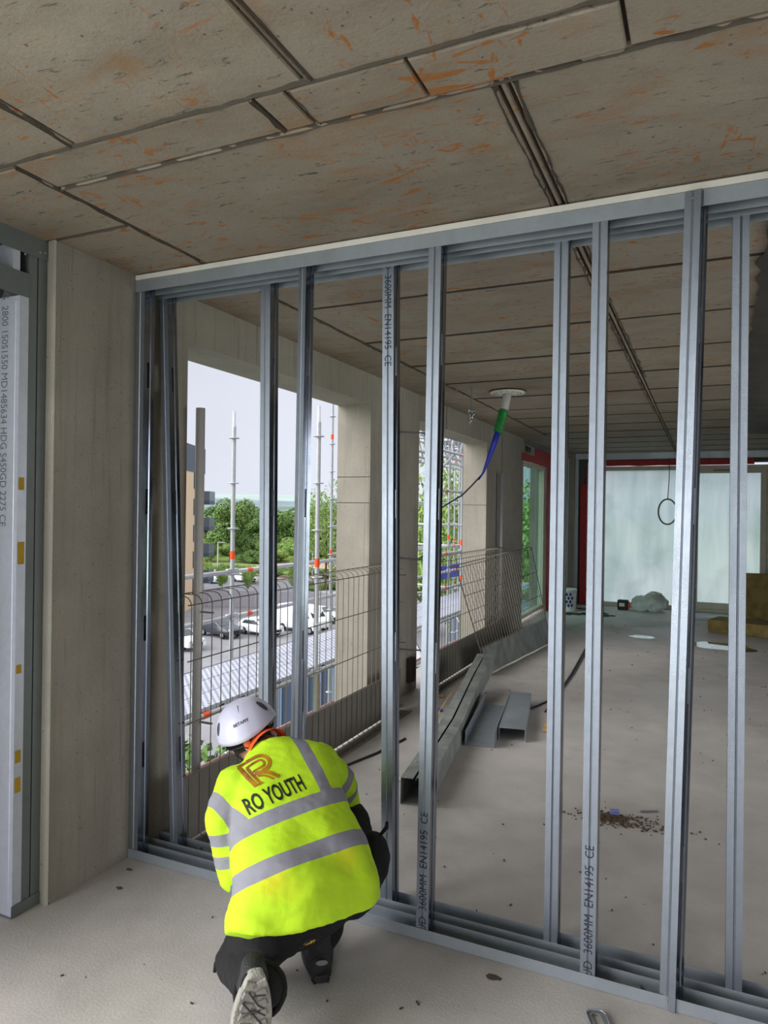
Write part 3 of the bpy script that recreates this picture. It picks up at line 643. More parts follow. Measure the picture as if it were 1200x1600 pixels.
m = MB(); m.box(-900, 900, -300, 1600, GZ-1, GZ-.3); tag(m.build('ground', plain('far_ground', srgb(112, 130, 84), .95, var=.2, vscale=.05)), kind='structure')
strip('car_park', [(10, -60), (10, 40), (92, 40), (92, -60)], 0, M_asph, th=.4)
strip('parking_bay_surface', [(97, -45), (97, 0), (113, 10), (128, -4), (116, -40)], .02, M_asph2, th=.4)
strip('lane', [(92, -60), (92, 40), (97, 40), (97, -60)], .03, M_kerb, th=.4)
strip('lawn', [(84, -34), (84, -20.5), (91, -19), (96, -30)], .06, M_lawn, th=.4)
strip('bare_earth', [(113, 10), (120, -50), (150, -60), (162, 60), (98, 60)], .03, M_earth, th=.4)
# bank rising behind
m = MB(); prev = None
for j in range(19):
    d = 128+j*7; row = []
    for i in range(37):
        l = -110+i*7; h = max(0, (d-150)*.055)+.5*noise.noise(Vector((i*.4, j*.5, 2)))+min(3.2, max(0, (d-186)*.03)); h = h if d > 132 else -.6
        row.append(m.bm.verts.new(G(d, l, h)))
    if prev:
        for i in range(36): m.bm.faces.new((prev[i], prev[i+1], row[i+1], row[i]))
    prev = row
tag(m.build('grass_bank', M_grass, None, True), kind='structure')
def hill(name, d, base_h, amp, mat, seed, w=900, depth=160):
    m = MB(); prev = None
    for j in range(8):
        row = []
        for i in range(121):
            l = -w/2+w*i/120; t = j/7; h = (base_h+amp*noise.noise(Vector((l*.006, seed, 0)))+amp*.25*noise.noise(Vector((l*.03, seed, j*.6)))+amp*.10*noise.noise(Vector((l*.2, seed, j*2))))*math.sin(t*math.pi*.5)
            row.append(m.bm.verts.new(G(d+depth*t, l, h)))
        if prev:
            for i in range(120): m.bm.faces.new((prev[i], prev[i+1], row[i+1], row[i]))
        prev = row
    return tag(m.build(name, mat, None, True), kind='structure')
hill('wooded_hill', 420, 13.5, 3.5, plain('hazy_near_woodland', srgb(88, 112, 98), .95, var=.3, vscale=.06, bump=1), 1.3, 1100)  # blue-green woodland colour with mild haze painted in
hill('wooded_hill', 700, 25, 6, plain('hazy_far_woodland', srgb(112, 128, 136), .95, var=.2, vscale=.03), 5.1, 1800, 300)  # distance haze painted into the woodland colour
hill('hazy_hill', 1000, 40, 7, plain('hazy_fields', srgb(150, 166, 162), .95, var=.08, vscale=.01), 9.7, 2600, 300)  # paler still: haze painted into the field colour
# leafy crowns
def leafmat(name, c, c2):
    m, t, b = base(name); g = N(t, 'ShaderNodeNewGeometry').outputs['Position']; n = tex(t, g, .9, 3); inf = N(t, 'ShaderNodeObjectInfo').outputs['Random']
    c_ = mixc(t, ramp(t, n, [(.35, 0), (.65, 1)]), c, c2); c_ = mixc(t, inf, c_, tuple(v*.6 for v in c[:3])); t.links.new(c_, b.inputs['Base Color']); b.inputs['Roughness'].default_value = .8; return m
M_leaf = leafmat('leaves', srgb(124, 158, 84), srgb(86, 122, 60)); M_leafl = leafmat('pale_leaves', srgb(164, 194, 108), srgb(124, 160, 80)); M_leafd = leafmat('dark_leaves', srgb(92, 126, 76), srgb(64, 98, 58))
def crown_me(n, size, seed, mat, sx=1, sz=1, shape='round'):
    rnd = random.Random(seed); vs, fs = [], []
    lobes = [(Vector((rnd.uniform(-.62, .62), rnd.uniform(-.62, .62), rnd.uniform(-.55, .75))), rnd.uniform(.32, .55)) for _ in range(13)]+[(Vector((0, 0, 0)), .7)]
    for i in range(n):
        c, r = rnd.choice(lobes); u = Vector((rnd.gauss(0, 1), rnd.gauss(0, 1), rnd.gauss(0, 1))).normalized()
        p = c+u*r*rnd.uniform(.78, 1.04); p.x *= sx; p.y *= sx; p.z *= sz
        if shape == 'cone': k = max(.12, 1-(p.z/sz+1)*.42); p.x *= k; p.y *= k
        a = (u+Vector((rnd.uniform(-.7, .7), rnd.uniform(-.7, .7), rnd.uniform(-.2, .9)))).normalized(); e1 = a.orthogonal().normalized(); e1 = Matrix.Rotation(rnd.uniform(0, 6.28), 3, a) @ e1; e2 = a.cross(e1)
        s_ = size*rnd.uniform(.6, 1.3); b0 = len(vs)
        vs += [p-e1*s_, p+e2*s_*.55, p+e1*s_, p-e2*s_*.55]; fs.append((b0, b0+1, b0+2, b0+3))
    me = bpy.data.meshes.new('crown'); me.from_pydata([tuple(v) for v in vs], [], fs); me.materials.append(mat); return me
CR = {'r': crown_me(9000, .06, 1, M_leaf), 'l': crown_me(9000, .055, 2, M_leafl), 'd': crown_me(9000, .06, 3, M_leafd), 't': crown_me(9000, .06, 4, M_leaf, .8, 1.0, 'cone'), 'f': crown_me(5200, .038, 5, M_leafl)}
M_bark = plain('bark', srgb(92, 78, 62), .9, var=.2)
trk = MB(); trk.tube([(0, 0, 0), (.02, .01, .5), (0, 0, 1)], [.09, .06, .03], 7); TR = trk.mesh('trunk'); TR.materials.append(M_bark)
mx_ = MB(); mx_.tube([(0, 0, 0), (.1, .2, .5), (.3, .3, 1)], [.04, .03, .01], 6); BR = mx_.mesh('branch'); BR.materials.append(M_bark)
def tree(label, p, h, rad, kind='r', trunk=.35, name='tree', group=None, cat='tree', dz=0):
    o = thing(name, label, cat, p, group)
    c = bpy.data.objects.new('crown', CR[kind]); COL.objects.link(c); c.parent = o; hh = h*(1-trunk*.5)/2; c.scale = (rad, rad, hh); c.location = (0, 0, h-hh*1.0); c.rotation_euler = (0, 0, random.uniform(0, 6))
    t_ = bpy.data.objects.new('trunk', TR); COL.objects.link(t_); t_.parent = o; t_.scale = (rad*.5, rad*.5, h*.75)
    return o
rnd = random.Random(11)
kinds = ['r', 'l', 'd', 'r', 'l']
for i in range(108):
    d = (172, 184, 198)[i % 3]+rnd.uniform(-5, 5); l = -62+i*1.08+rnd.uniform(-1.5, 1.5); h = rnd.uniform(8.0, 10.6)
    tree('broadleaf tree in the dense wood beyond the green bank', G(d, l, (d-150)*.055-.5), h, rnd.uniform(3.6, 5.2), rnd.choice(kinds), group='trees of the wood beyond the bank')
for i in range(70):
    d = 150+rnd.uniform(-2, 20); l = -62+i*1.75+rnd.uniform(-1.2, 1.2)
    tree('low leafy shrub on the green bank below the wood', G(d, l, max(0, (d-150)*.055)-.3), rnd.uniform(2.2, 5.2), rnd.uniform(2.4, 3.6), rnd.choice(['l', 'l', 'r']), .1, 'shrub', 'shrubs on the bank', 'shrub')
for d, l, h, r, k, lab in ((150, -32.5, 13.2, 5.2, 'r', 'tall round tree rising over the wood left of the near scaffold pole'), (96, -7.8, 14.2, 4.2, 'f', 'tall slender tree behind the scaffold pole right of the near opening'), (98, -4.6, 11.5, 3.4, 'f', 'smaller slender tree beside the concrete pier edge of the near opening'),
                        (52, 5.2, 17.2, 3.6, 'f', 'tall airy tree seen through the second opening'), (60, 9.5, 12.2, 4.6, 'r', 'green tree low in the second opening'), (64, 5.0, 8.8, 4.0, 'l', 'yellow-green tree at the foot of the second opening'), (66, 2.2, 9.3, 3.4, 'l', 'yellow-green tree left of the second opening behind the pier'),
                        (44, 8.6, 13.4, 3.4, 'f', 'airy pale tree seen through the clear window'), (47, 10.4, 10.0, 3.2, 'r', 'green tree at the right of the clear window'), (50, 8.8, 8.3, 3.8, 'l', 'pale green tree low behind the clear window'), (60, 14.2, 9.5, 4.5, 'r', 'green tree beyond the corner of the building')):
    tree(lab, G(d, l), h, r, k)
tree('leafy tree close below the scaffold deck behind the white helmet', G(12.2, -2.75), 7.0, 1.7, 'r'); tree('leafy tree top just right of the white helmet', G(13.6, -1.95), 6.3, 1.2, 'l')
for i, (d, l) in enumerate(((92, -23.3), (89, -20.2), (87, -16.6), (95, -11.8), (93, -4.6))):
    tree(('first', 'second', 'third', 'fourth', 'fifth')[i]+' sapling from the left on the verge of the far car park', G(d, l), 4.6, .95, 'l', .5, 'sapling', None, 'tree')
def hedge(label, p, q, h, w_, n):
    o = thing('hedge', label, 'hedge', G(*p))
    for i in range(n):
        c = bpy.data.objects.new('clump', CR['l' if i % 2 else 'r']); COL.objects.link(c); c.parent = o; t_ = (i+.5)/n; P = G(*p).lerp(G(*q), t_)-G(*p); c.location = P+Vector((0, 0, h*.5)); L = (G(*q)-G(*p)).length/n; c.scale = (L*.8, w_, h*.55); c.rotation_euler = (0, 0, YAW)
hedge('clipped hedge behind the far parked cars', (122, -28), (112, 6), 1.6, 1.4, 8); hedge('low hedge along the lawn edge', (88, -31), (86.5, -19), 1.0, .9, 5)
hedge('long low hedge behind the row of parked vans', (97.5, -12), (95, 6), 1.4, 1.2, 7)
# boundary wall behind the parking row
m = MB(); A, B = G(82, -24), G(80, 8); dv = (B-A).normalized(); nv = Vector((-dv.y, dv.x, 0)); m.obox((A+B)/2+Vector((0, 0, .95)), (B-A)/2, nv*.12, (0, 0, .95)); bw = tag(m.build('boundary_wall', plain('pale_render', srgb(176, 174, 184), .8, var=.05)), 'pale boundary wall behind the nearer row of parked cars', 'wall')
for i in range(12):
    c = A.lerp(B, (i+.5)/12); m = MB(); m.obox(c+Vector((0, 0, 1.0))-nv*.16, dv*.14, nv*.06, (0, 0, 1.0)); m.build('buttress', M_kerb, bw, bevel=.02)
# lamp posts
for lab, d, l, h in (('white street lamp left of the first scaffold pole', 112, -26.2, 6.0), ('thin street lamp behind the second scaffold pole', 108, -10.8, 5.0)):
    o = thing('street_lamp', lab, 'lamp', G(d, l)); m = MB(); m.tube([G(d, l), G(d, l, h)], [.11, .07], 8); m.build('pole', M_kerb, o, True); m = MB(); m.obox(G(d, l+.5, h), RV*.6, FV*.12, (0, 0, .06)); m.build('lamp_head', M_kerb, o, bevel=.02)
# cars
M_cw = plain('white_car_paint', srgb(232, 234, 240), .25, var=.01); M_cd = plain('dark_car_paint', srgb(46, 50, 62), .2, var=.01); M_cb = plain('blue_car_paint', srgb(30, 46, 120), .25, var=.01); M_cs = plain('silver_car_paint', srgb(176, 180, 190), .25, .3, var=.01)
M_cg = plain('car_glass', srgb(52, 62, 72), .12, var=.01); M_tyre = plain('tyre_rubber', srgb(28, 28, 30), .8); M_hub = plain('wheel_rim', srgb(150, 152, 158), .4, .5); M_lamp = plain('headlamp_lens', srgb(214, 220, 230), .2); M_tail = plain('tail_lamp', srgb(178, 26, 26), .3)
def vehicle(kind, label, p, heading, paint, cat='car'):
    o = thing('van' if kind == 'van' else 'car', label, cat, (0, 0, 0))
    if kind == 'van':
        prof = [(-2.6, .35), (-2.65, 1.2), (-2.6, 2.25), (-2.4, 2.42), (.9, 2.45), (1.35, 2.3), (1.95, 1.45), (2.55, 1.2), (2.68, .8), (2.65, .35)]; wid = 1.0; wx = 1.75; glass = [(1.0, 1.45), (1.32, 2.14), (1.38, 2.2), (1.9, 1.48)]; side = [(.55, 1.42), (.6, 2.05), (1.2, 2.05), (1.72, 1.42)]; wr = .34
    else:
        prof = [(-2.05, .32), (-2.12, .75), (-2.05, 1.0), (-1.6, 1.32), (-1.1, 1.46), (.1, 1.46), (.95, 1.02), (1.75, .88), (2.08, .7), (2.12, .32)]; wid = .88; wx = 1.3; side = [(-1.55, 1.0), (-1.25, 1.3), (.0, 1.36), (.72, 1.0)]; wr = .32
    m = MB(); rings = []
    for y, k, kz in ((-wid, .97, .93), (-wid*.96, 1, 1), (0, 1.01, 1.01), (wid*.96, 1, 1), (wid, .97, .93)):
        rings.append([m.bm.verts.new((x*k, y*(1-.13*max(0, (z-.95)/.6) if kind != 'van' else 1-.05*max(0, (z-1.2)/1.2)), .32+(z-.32)*kz)) for x, z in prof])
    m.loft(rings); bd = m.build('body', paint, o, True)
    ms = bd.modifiers.new('b', 'BEVEL'); ms.width = .06; ms.segments = 2; ms.limit_method = 'ANGLE'
    for s_ in (-1, 1):
        m = MB(); tp = (.13 if kind != 'van' else .05); V = []
        for x, z in side: V.append(m.bm.verts.new((x, s_*(wid*(1-tp*max(0, (z-.95)/.6 if kind != 'van' else (z-1.2)/1.2))+.012), z)))
        m.bm.faces.new(V); gl = m.build('side_window', M_cg, o); q = gl.modifiers.new('t', 'SOLIDIFY'); q.thickness = .02
        for xx in (-wx, wx):
            m = MB(); m.lathe([(wr*.6, -.11), (wr, -.10), (wr, .10), (wr*.6, .11)], (xx, s_*(wid-.06), wr), 16, (1, 0, 0), (0, 0, 1), (0, 1, 0)); wh = m.build('wheel', M_tyre, o, True)
            m = MB(); m.lathe([(wr*.58, -.115), (wr*.58, .115)], (xx, s_*(wid-.06), wr), 12, (1, 0, 0), (0, 0, 1), (0, 1, 0)); m.build('rim', M_hub, wh)
        m = MB(); m.obox(((2.06 if kind != 'van' else 2.62), s_*wid*.72, .78 if kind != 'van' else 1.0), (.06, 0, 0), (0, .16, 0), (0, 0, .08)); m.build('headlamp', M_lamp, o, bevel=.02)
        m = MB(); m.obox((-2.08 if kind != 'van' else -2.64, s_*wid*.8, .9), (.05, 0, 0), (0, .1, 0), (0, 0, .12)); m.build('tail_lamp', M_tail, o, bevel=.02)
    ws = [(.16, 1.44), (.92, 1.04)] if kind != 'van' else [(1.38, 2.22), (1.93, 1.49)]
    m = MB(); n_ = Vector((ws[1][1]-ws[0][1], 0, ws[0][0]-ws[1][0])); n_ = -n_.normalized() if n_.x < 0 else n_.normalized(); V = [m.bm.verts.new(Vector((x, y, z))+n_*.015) for (x, z), y in ((ws[0], -wid*.74), (ws[0], wid*.74), (ws[1], wid*.84), (ws[1], -wid*.84))]; m.bm.faces.new(V); gl = m.build('windscreen', M_cg if kind == 'van' else M_cg, o); q = gl.modifiers.new('t', 'SOLIDIFY'); q.thickness = .02
    m = MB(); m.obox(((2.1 if kind != 'van' else 2.66), 0, .5), (.03, 0, 0), (0, .5, 0), (0, 0, .12)); m.build('grille', M_black, o)
    o.location = p; o.rotation_euler = (0, 0, heading); return o
H0 = YAW+math.radians(-38)
for kd, lab, px, pt in (('car', 'white hatchback parked in the middle of the near row', (63.5, -10.9), M_cw), ('car', 'dark parked saloon left of the white hatchback', (62.5, -14.3), M_cd), ('car', 'white pickup at the left end of the parked row', (57, -16.2), M_cw),
                        ('van', 'white parked panel van, tallest in the near row', (65.5, -7.3), M_cw), ('car', 'white car just right of the panel van', (71.5, -6.2), M_cw), ('van', 'grey parked van right of the leaning stud', (76, -4.6), M_cs), ('car', 'silver car in front of the grey van', (77.5, -2.9), M_cs), ('car', 'blue car at the right end of the parked row', (82, -.6), M_cb),
                        ('car', 'white car in the far car park, left one of two', (108, -26.4), M_cw), ('car', 'white car in the far car park, right one of two', (110, -21.6), M_cw), ('car', 'dark car in the far car park below the balconies', (97, -27.6), M_cd),
                        ('car', 'silver car seen low in the second opening', (42, 2.6), M_cs), ('car', 'white car seen low in the second opening beside the pier', (46, 4.4), M_cw)):
    vehicle(kd, lab, G(px[0], px[1], .03), H0+(math.pi if 'far car park' in lab else 0)*0, pt, 'van' if kd == 'van' else 'car')
# apartment block with balconies
M_brick = plain('beige_brick', srgb(214, 188, 160), .85, var=.04, vscale=4); M_bdark = plain('dark_cladding', srgb(74, 84, 102), .6)
ap = thing('apartment_building', 'beige apartment block with dark top storey and projecting balconies', 'building', G(85, -30, 0))
def gb(m, d0, d1, l0, l1, z0, z1): c = G((d0+d1)/2, (l0+l1)/2, (z0+z1)/2); return m.obox(c, FV*(d1-d0)/2, RV*(l1-l0)/2, (0, 0, (z1-z0)/2))
m = MB(); gb(m, 68, 85, -45, -21.6, 0, 15.4); m.build('wall', M_brick, ap)
m = MB(); gb(m, 68.0, 85.1, -45, -21.55, 15.4, 18.4); m.build('top_storey', M_bdark, ap)
for k in range(5):
    z = 1.5+k*3.0
    for d0 in (69.5, 74.5, 80.2):
        m = MB(); gb(m, d0, d0+1.9, -21.6, -21.54, z, z+1.9); wn = m.build('window', M_bdark, ap); m = MB(); gb(m, d0+.12, d0+1.78, -21.54, -21.5, z+.12, z+1.78); m.build('pane', M_cg, wn)
    if k < 4:
        zz = 2.6+k*3.05; m = MB(); gb(m, 82.3, 84.9, -21.6, -20.3, zz, zz+.45); bl = m.build('balcony', M_bdark, ap)
        m = MB(); gb(m, 82.3, 82.36, -21.6, -20.3, zz+.45, zz+1.55); gb(m, 82.3, 84.9, -20.36, -20.3, zz+.45, zz+1.55); m.build('balustrade', plain('tinted_balustrade%d' % k, srgb(96, 104, 120), .3), bl)
# blue-grey site cabins below
for k, (d, l, z) in enumerate(((27, -1.2, 0), (27, -1.2, 2.7))):
    o = thing('site_cabin', ('lower', 'upper')[k]+' dark blue-grey site cabin of the stack below the deck', 'cabin', G(d, l, z)); m = MB(); gb(m, d, d+2.6, l-2.8, l+3.2, z, z+2.6); m.build('shell', M_blueg, o)
    for i in range(12): m = MB(); gb(m, d-.04, d, l-2.75+i*.5, l-2.6+i*.5, z+.1, z+2.5); m.build('rib', plain('cabin_rib', srgb(112, 130, 150), .6) if not (k or i) else MATS['cabin_rib'], o)
    m = MB(); gb(m, d-.1, d+2.65, l-2.85, l+3.25, z+2.58, z+2.68); m.build('roof_edge', M_scaf, o)
m = MB(); gb(m, 30, 34, 3.2, 8.2, 0, 7.0); tag(m.build('site_cabin', M_blueg, None, bevel=.05), 'blue-grey cladded block low in the second opening', 'cabin')
# ================================================================ FITTINGS INSIDE THE FAR ROOM
o = thing('ceiling_duct', 'white perforated ceiling disc with pipe, green tape and blue sleeve', 'duct', (-1.655, 6.29, ZC))
c = Vector((-1.655, 6.29, 0))
m = MB(); m.lathe([(.03, 2.752), (.155, 2.752), (.16, 2.744), (.155, 2.736), (.03, 2.734)], c, 32); ds = m.build('disc', M_white, o, True)
m = MB(); m.lathe([(.165, 2.7585), (.168, 2.7535)], c, 32); m.build('gasket', M_black, o)
for k in range(14):
    a = k*2*math.pi/14; m = MB(); m.lathe([(.008, 2.7325), (.008, 2.7345)], c+Vector((.12*math.cos(a), .12*math.sin(a), 0)), 8); m.build('hole', M_black, ds)
P = [(-1.655, 6.29, 2.74), (-1.665, 6.28, 2.66), (-1.68, 6.26, 2.56)]; m = MB(); m.tube(P, .038, 16); m.build('pipe', plain('grey_pipe', srgb(176, 172, 172), .5), o, True)
m = MB(); P = []; R = []
for i in range(15): t = i/14; P.append(Vector((-1.678, 6.262, 2.585)).lerp(Vector((-1.72, 6.22, 2.37)), t)); R.append(.040+.006*noise.noise(Vector((i*.9, 2, 3)))+.003*(i % 2))
m.tube(P, R, 14); m.build('green_tape', plain('green_tape', srgb(24, 122, 52), .5, var=.35, vscale=20), o, True)
m = MB(); m.tube([(-1.718, 6.222, 2.385), (-1.75, 6.2, 2.27), (-1.79, 6.18, 2.14), (-1.83, 6.16, 2.02), (-1.87, 6.15, 1.95)], [.041, .040, .030, .016, .007], 12, flat=.6); m.build('blue_sleeve', M_blue, o, True)
m = MB(); m.tube([(-1.84, 6.155, 2.0), (-1.93, 6.14, 1.9), (-2.02, 6.13, 1.81), (-2.12, 6.12, 1.75), (-2.2, 6.11, 1.7), (-2.235, 6.1, 1.66), (-2.24, 6.1, 1.58)], .007, 8); m.build('cable', plain('dark_blue_cable', srgb(26, 30, 72), .5), o, True)
m = MB(); m.tube([(-2.24, 6.1, .02), (-2.242, 6.1, .8), (-2.24, 6.1, 1.66)], [.02, .02, .016], 10); tag(m.build('black_conduit', M_black, None, True), 'black conduit standing on the floor by the pier, taking the cable', 'conduit')
o = thing('hanging_clip', 'small chrome clips hanging from a short rod in the ceiling', 'hook', (-1.9, 6.0, ZC)); m = MB(); m.tube([(-1.9, 6.0, ZC), (-1.9, 6.0, 2.56)], .006, 8); m.build('rod', M_sfs, o)
ch = galv('chrome', srgb(190, 192, 198), .15, 1)
for k, (dx, z) in enumerate(((-.014, 2.54), (.014, 2.53), (0, 2.49), (-.01, 2.455))):
    m = MB(); P = [(-1.9+dx+.018*math.cos(a)*(1 if k % 2 else .6), 6.0+.012*math.sin(a)*(k % 2), z+.03*math.sin(a+.4*k)) for a in [i*math.pi/6 for i in range(13)]]; m.tube(P, .0055, 6); m.build('link', ch, o, True)
# dowels cast in the pier
for k, (y, z, lab) in enumerate(((5.72, 2.36, 'uppermost thin steel dowel sticking out of the pier between the openings'), (5.72, 1.25, 'middle thin steel dowel sticking out of the pier between the openings'), (5.72, .45, 'lowest thin steel dowel sticking out of the pier between the openings'))):
    m = MB(); m.tube([(XW-.01, y, z), (XW+.12, y+.05, z-.01), (XW+.30, y+.12, z-.012)], .007, 8); m.lathe([(.02, -.004), (.02, .004)], (XW+.004, y, z), 8, (0, 1, 0), (0, 0, 1), (1, 0, 0)); tag(m.build('dowel', M_sfs), lab, 'dowel')
m = MB(); m.box(XW, XW+.05, 5.95, 6.06, .1, .32); tag(m.build('junction_box', plain('brown_box', srgb(58, 48, 42), .7), None, bevel=.006), 'dark brown box on the foot of the pier between the openings', 'box')
# cable hoop on the far wall
o = thing('cable_loop', 'loop of grey cable hanging in front of the frosted window', 'cable', (-.62, 13.25, 0)); m = MB()
m.tube([(-.62+.15*math.cos(a)+.0, 13.27, 1.72+.22*math.sin(a)) for a in [math.pi/2+i*math.pi/12 for i in range(25)]], .014, 8); m.build('loop', plain('grey_cable', srgb(120, 116, 112), .5), o, True)
m = MB(); m.tube([(-.62, 13.27, 1.93), (-.6, 13.28, 2.3), (-.6, 13.3, 2.66)], .008, 6); m.build('tail', MATS['grey_cable'], o, True)
# bucket
o = thing('bucket', 'white bucket printed with blue and red diamonds beside the far left corner', 'bucket', (-2.16, 12.3, 0)); c = Vector((-2.16, 12.3, 0))
m = MB(); m.lathe([(.12, .005), (.145, .0051), (.150, .02), (.165, .36), (.172, .365), (.172, .385), (.16, .385), (.155, .34), (.12, .03)], c, 28); m.build('tub', plain('white_plastic', srgb(222, 220, 220), .5), o, True)
for i in range(3):
    for j in range(4):
        a = -math.pi/2+.35+(i-1)*.38+(.19 if j % 2 else 0)-.15; z = .30-j*.062; r = .1515+.014*(z/.36)+.0015; u = Vector((-math.sin(a), math.cos(a), 0)); n_ = Vector((math.cos(a), math.sin(a), 0))
        m = MB(); q = c+n_*r+Vector((0, 0, z)); m.face([q+u*.026, q+Vector((0, 0, .036)), q-u*.026, q-Vector((0, 0, .036))]); m.build('diamond', M_red if (j == 2 and i == 0) else plain('dark_blue_print%d%d' % (i, j), srgb(30, 40, 110), .5), o, recalc=False)
m = MB(); m.tube([c+Vector((.165*math.cos(a), .165*math.sin(a), .36-.10*math.sin(a)**2*0-.02)) for a in [math.pi+i*math.pi/10 for i in range(11)]], .003, 5); m.build('handle', M_track, o)
# tape / black box and plastic bag
o = thing('tool_case', 'small black case with a white label and orange end under the frosted window', 'case', (-1.30, 13.0, 0)); m = MB(); m.box(-1.40, -1.22, 12.95, 13.08, .003, .17); m.build('case', M_black, o, bevel=.012); m = MB(); m.box(-1.37, -1.28, 12.945, 12.95, .06, .12); m.build('label', M_white, o); m = MB(); m.box(-1.222, -1.20, 12.96, 13.07, .02, .14); m.build('end_cap', M_orange, o, bevel=.004)
m = MB()
for q in range(9): m.ell((-.82+random.uniform(-.22, .25), 12.98+random.uniform(-.1, .1), .12+random.uniform(-.03, .08)), (random.uniform(.1, .2), 0, 0), (0, .12, 0), (0, 0, random.uniform(.1, .16)))
me = remesh(m, .016, 2); wrinkle(me, .022, 9)
for v in me.vertices: v.co.z = max(v.co.z, .004)
pm_ = plain('clear_polythene', srgb(206, 208, 204), .35, var=.05); pm_.node_tree.nodes['Principled BSDF'].inputs['Transmission Weight'].default_value = .45
tag(link('plastic_bag', me, pm_, None, True), 'crumpled clear polythene bag on the floor under the frosted window', 'bag')
# insulation and boards on the right
M_ins = plain('mineral_wool', srgb(128, 112, 64), .95, var=.3, vscale=9, bump=1)
m = MB(); m.obox((.93, 11.95, .40), (.42, .05, 0), (-.01, .09, 0), (0, .06, .40)); 
bmesh.ops.bevel(m.bm, geom=list(m.bm.edges), offset=.012, segments=2, affect='EDGES'); tag(m.build('insulation_batt', M_ins), 'brown mineral wool slab standing upright by the frosted door', 'insulation')
m = MB(); m.obox((.85, 11.15, .09), (.75, -.22, 0), (.07, .24, 0), (0, 0, .085)); bmesh.ops.bevel(m.bm, geom=list(m.bm.edges), offset=.012, segments=2, affect='EDGES'); tag(m.build('insulation_batt', M_ins), 'brown mineral wool slab lying flat on the floor in front of the upright one', 'insulation')
m = MB(); m.box(-.35, 1.4, 12.35, 12.43, .003, .05); tag(m.build('steel_track', M_track), 'galvanised track lying on the floor below the frosted door', 'track')
# puddles
def puddle(label, c, rx, ry, seed, rot=0):
    m = MB(); V = []
    for i in range(40):
        a = i*2*math.pi/40; k = 1+.28*noise.noise(Vector((math.cos(a)*1.4, math.sin(a)*1.4, seed))); x, y = rx*k*math.cos(a), ry*k*math.sin(a); V.append(m.bm.verts.new((c[0]+x*math.cos(rot)-y*math.sin(rot), c[1]+x*math.sin(rot)+y*math.cos(rot), .003)))
    V2 = [m.bm.verts.new(v.co+Vector((0, 0, -.0025))) for v in V]; m.loft([V2, V]); o = m.build('puddle', M_water); return tag(o, label, 'puddle')
mw, t, b = base('water'); b.inputs['Base Color'].default_value = srgb(70, 66, 60); b.inputs['Roughness'].default_value = .02; b.inputs['Specular IOR Level'].default_value = 1.0; b.inputs['Coat Weight'].default_value = 1; b.inputs['Coat Roughness'].default_value = .02; M_water = mw
puddle('small oval puddle reflecting the frosted window', (-.77, 10.2), .17, .13, 1); puddle('larger puddle in front of the insulation slabs', (.19, 9.95), .36, .30, 4, -.3)
# folded steel scraps
o = thing('box_section', 'long bent galvanised box section, kinked upward at its far end', 'steel scrap', (-1.47, 3.75, 0), 'steel scraps on the floor')
path = [Vector((-1.475, 3.70, 0)), Vector((-1.66, 4.9, .0)), Vector((-1.82, 5.75, .02)), Vector((-1.85, 6.05, .08)), Vector((-1.885, 6.5, .17))]
def secs(path, sec, widths=None):
    out = []
    for i, p in enumerate(path):
        d = (path[min(i+1, len(path)-1)]-path[max(i-1, 0)]); d.z *= .6; d.normalize(); sd = d.cross(Vector((0, 0, 1))).normalized(); up = sd.cross(d); k = widths[i] if widths else 1
        out.append([p+sd*a*k+up*b_ for a, b_ in sec])
    return out
sec = [(-.010, .150), (-.088, .150), (-.090, .004), (.090, .004), (.088, .150), (.012, .158), (.008, .142)]
m = MB(); S_ = secs(path, sec, [.9, .86, .82, .8, .85]); V = [[m.bm.verts.new(q) for q in r_] for r_ in S_]
for a, b_ in zip(V, V[1:]):
    for k in range(len(sec)-1): m.bm.faces.new((a[k], a[k+1], b_[k+1], b_[k]))
q = m.build('folded_sheet', M_toeg, o, recalc=False); md = q.modifiers.new('t', 'SOLIDIFY'); md.thickness = .003
for i in range(9):
    t_ = i/8; p = path[0].lerp(path[2], t_); 
    for s_ in (-.05, .05): m = MB(); m.lathe([(.005, 0), (.006, .002), (.003, .005)], p+Vector((s_, 0, .152)), 8); m.build('rivet', M_track, o)
m = MB(); m.tube([(-1.60, 4.3, .155), (-1.80, 5.0, .17), (-1.93, 5.72, .16)], .004, 5); m.build('split_edge', M_wood, o)
def channel(label, p, q, w, h, up, mat=M_track):
    p, q = Vector(p), Vector(q); d = (q-p).normalized(); sd = d.cross(Vector((0, 0, 1))); 
    sec = [(-w/2, h), (-w/2, 0), (w/2, 0), (w/2, h)] if up else [(-w/2, 0), (-w/2, h), (w/2, h), (w/2, 0)]
    m = MB(); V = [[m.bm.verts.new(e_+sd*a+Vector((0, 0, b_+.004))) for a, b_ in sec] for e_ in (p, p.lerp(q, .5), q)]
    for a, b_ in zip(V, V[1:]):
        for k in range(3): m.bm.faces.new((a[k], a[k+1], b_[k+1], b_[k]))
    o = m.build('steel_channel', mat, None, recalc=False); md = o.modifiers.new('t', 'SOLIDIFY'); md.thickness = .003; return tag(o, label, 'steel scrap', 'steel scraps on the floor')
channel('galvanised steel channel lying open side up beside the bent box section', (-1.44, 4.84, 0), (-1.62, 5.95, 0), .20, .10, True)
channel('galvanised steel channel lying like a bench with its flat back up', (-1.265, 5.06, 0), (-1.46, 6.12, 0), .19, .09, False)
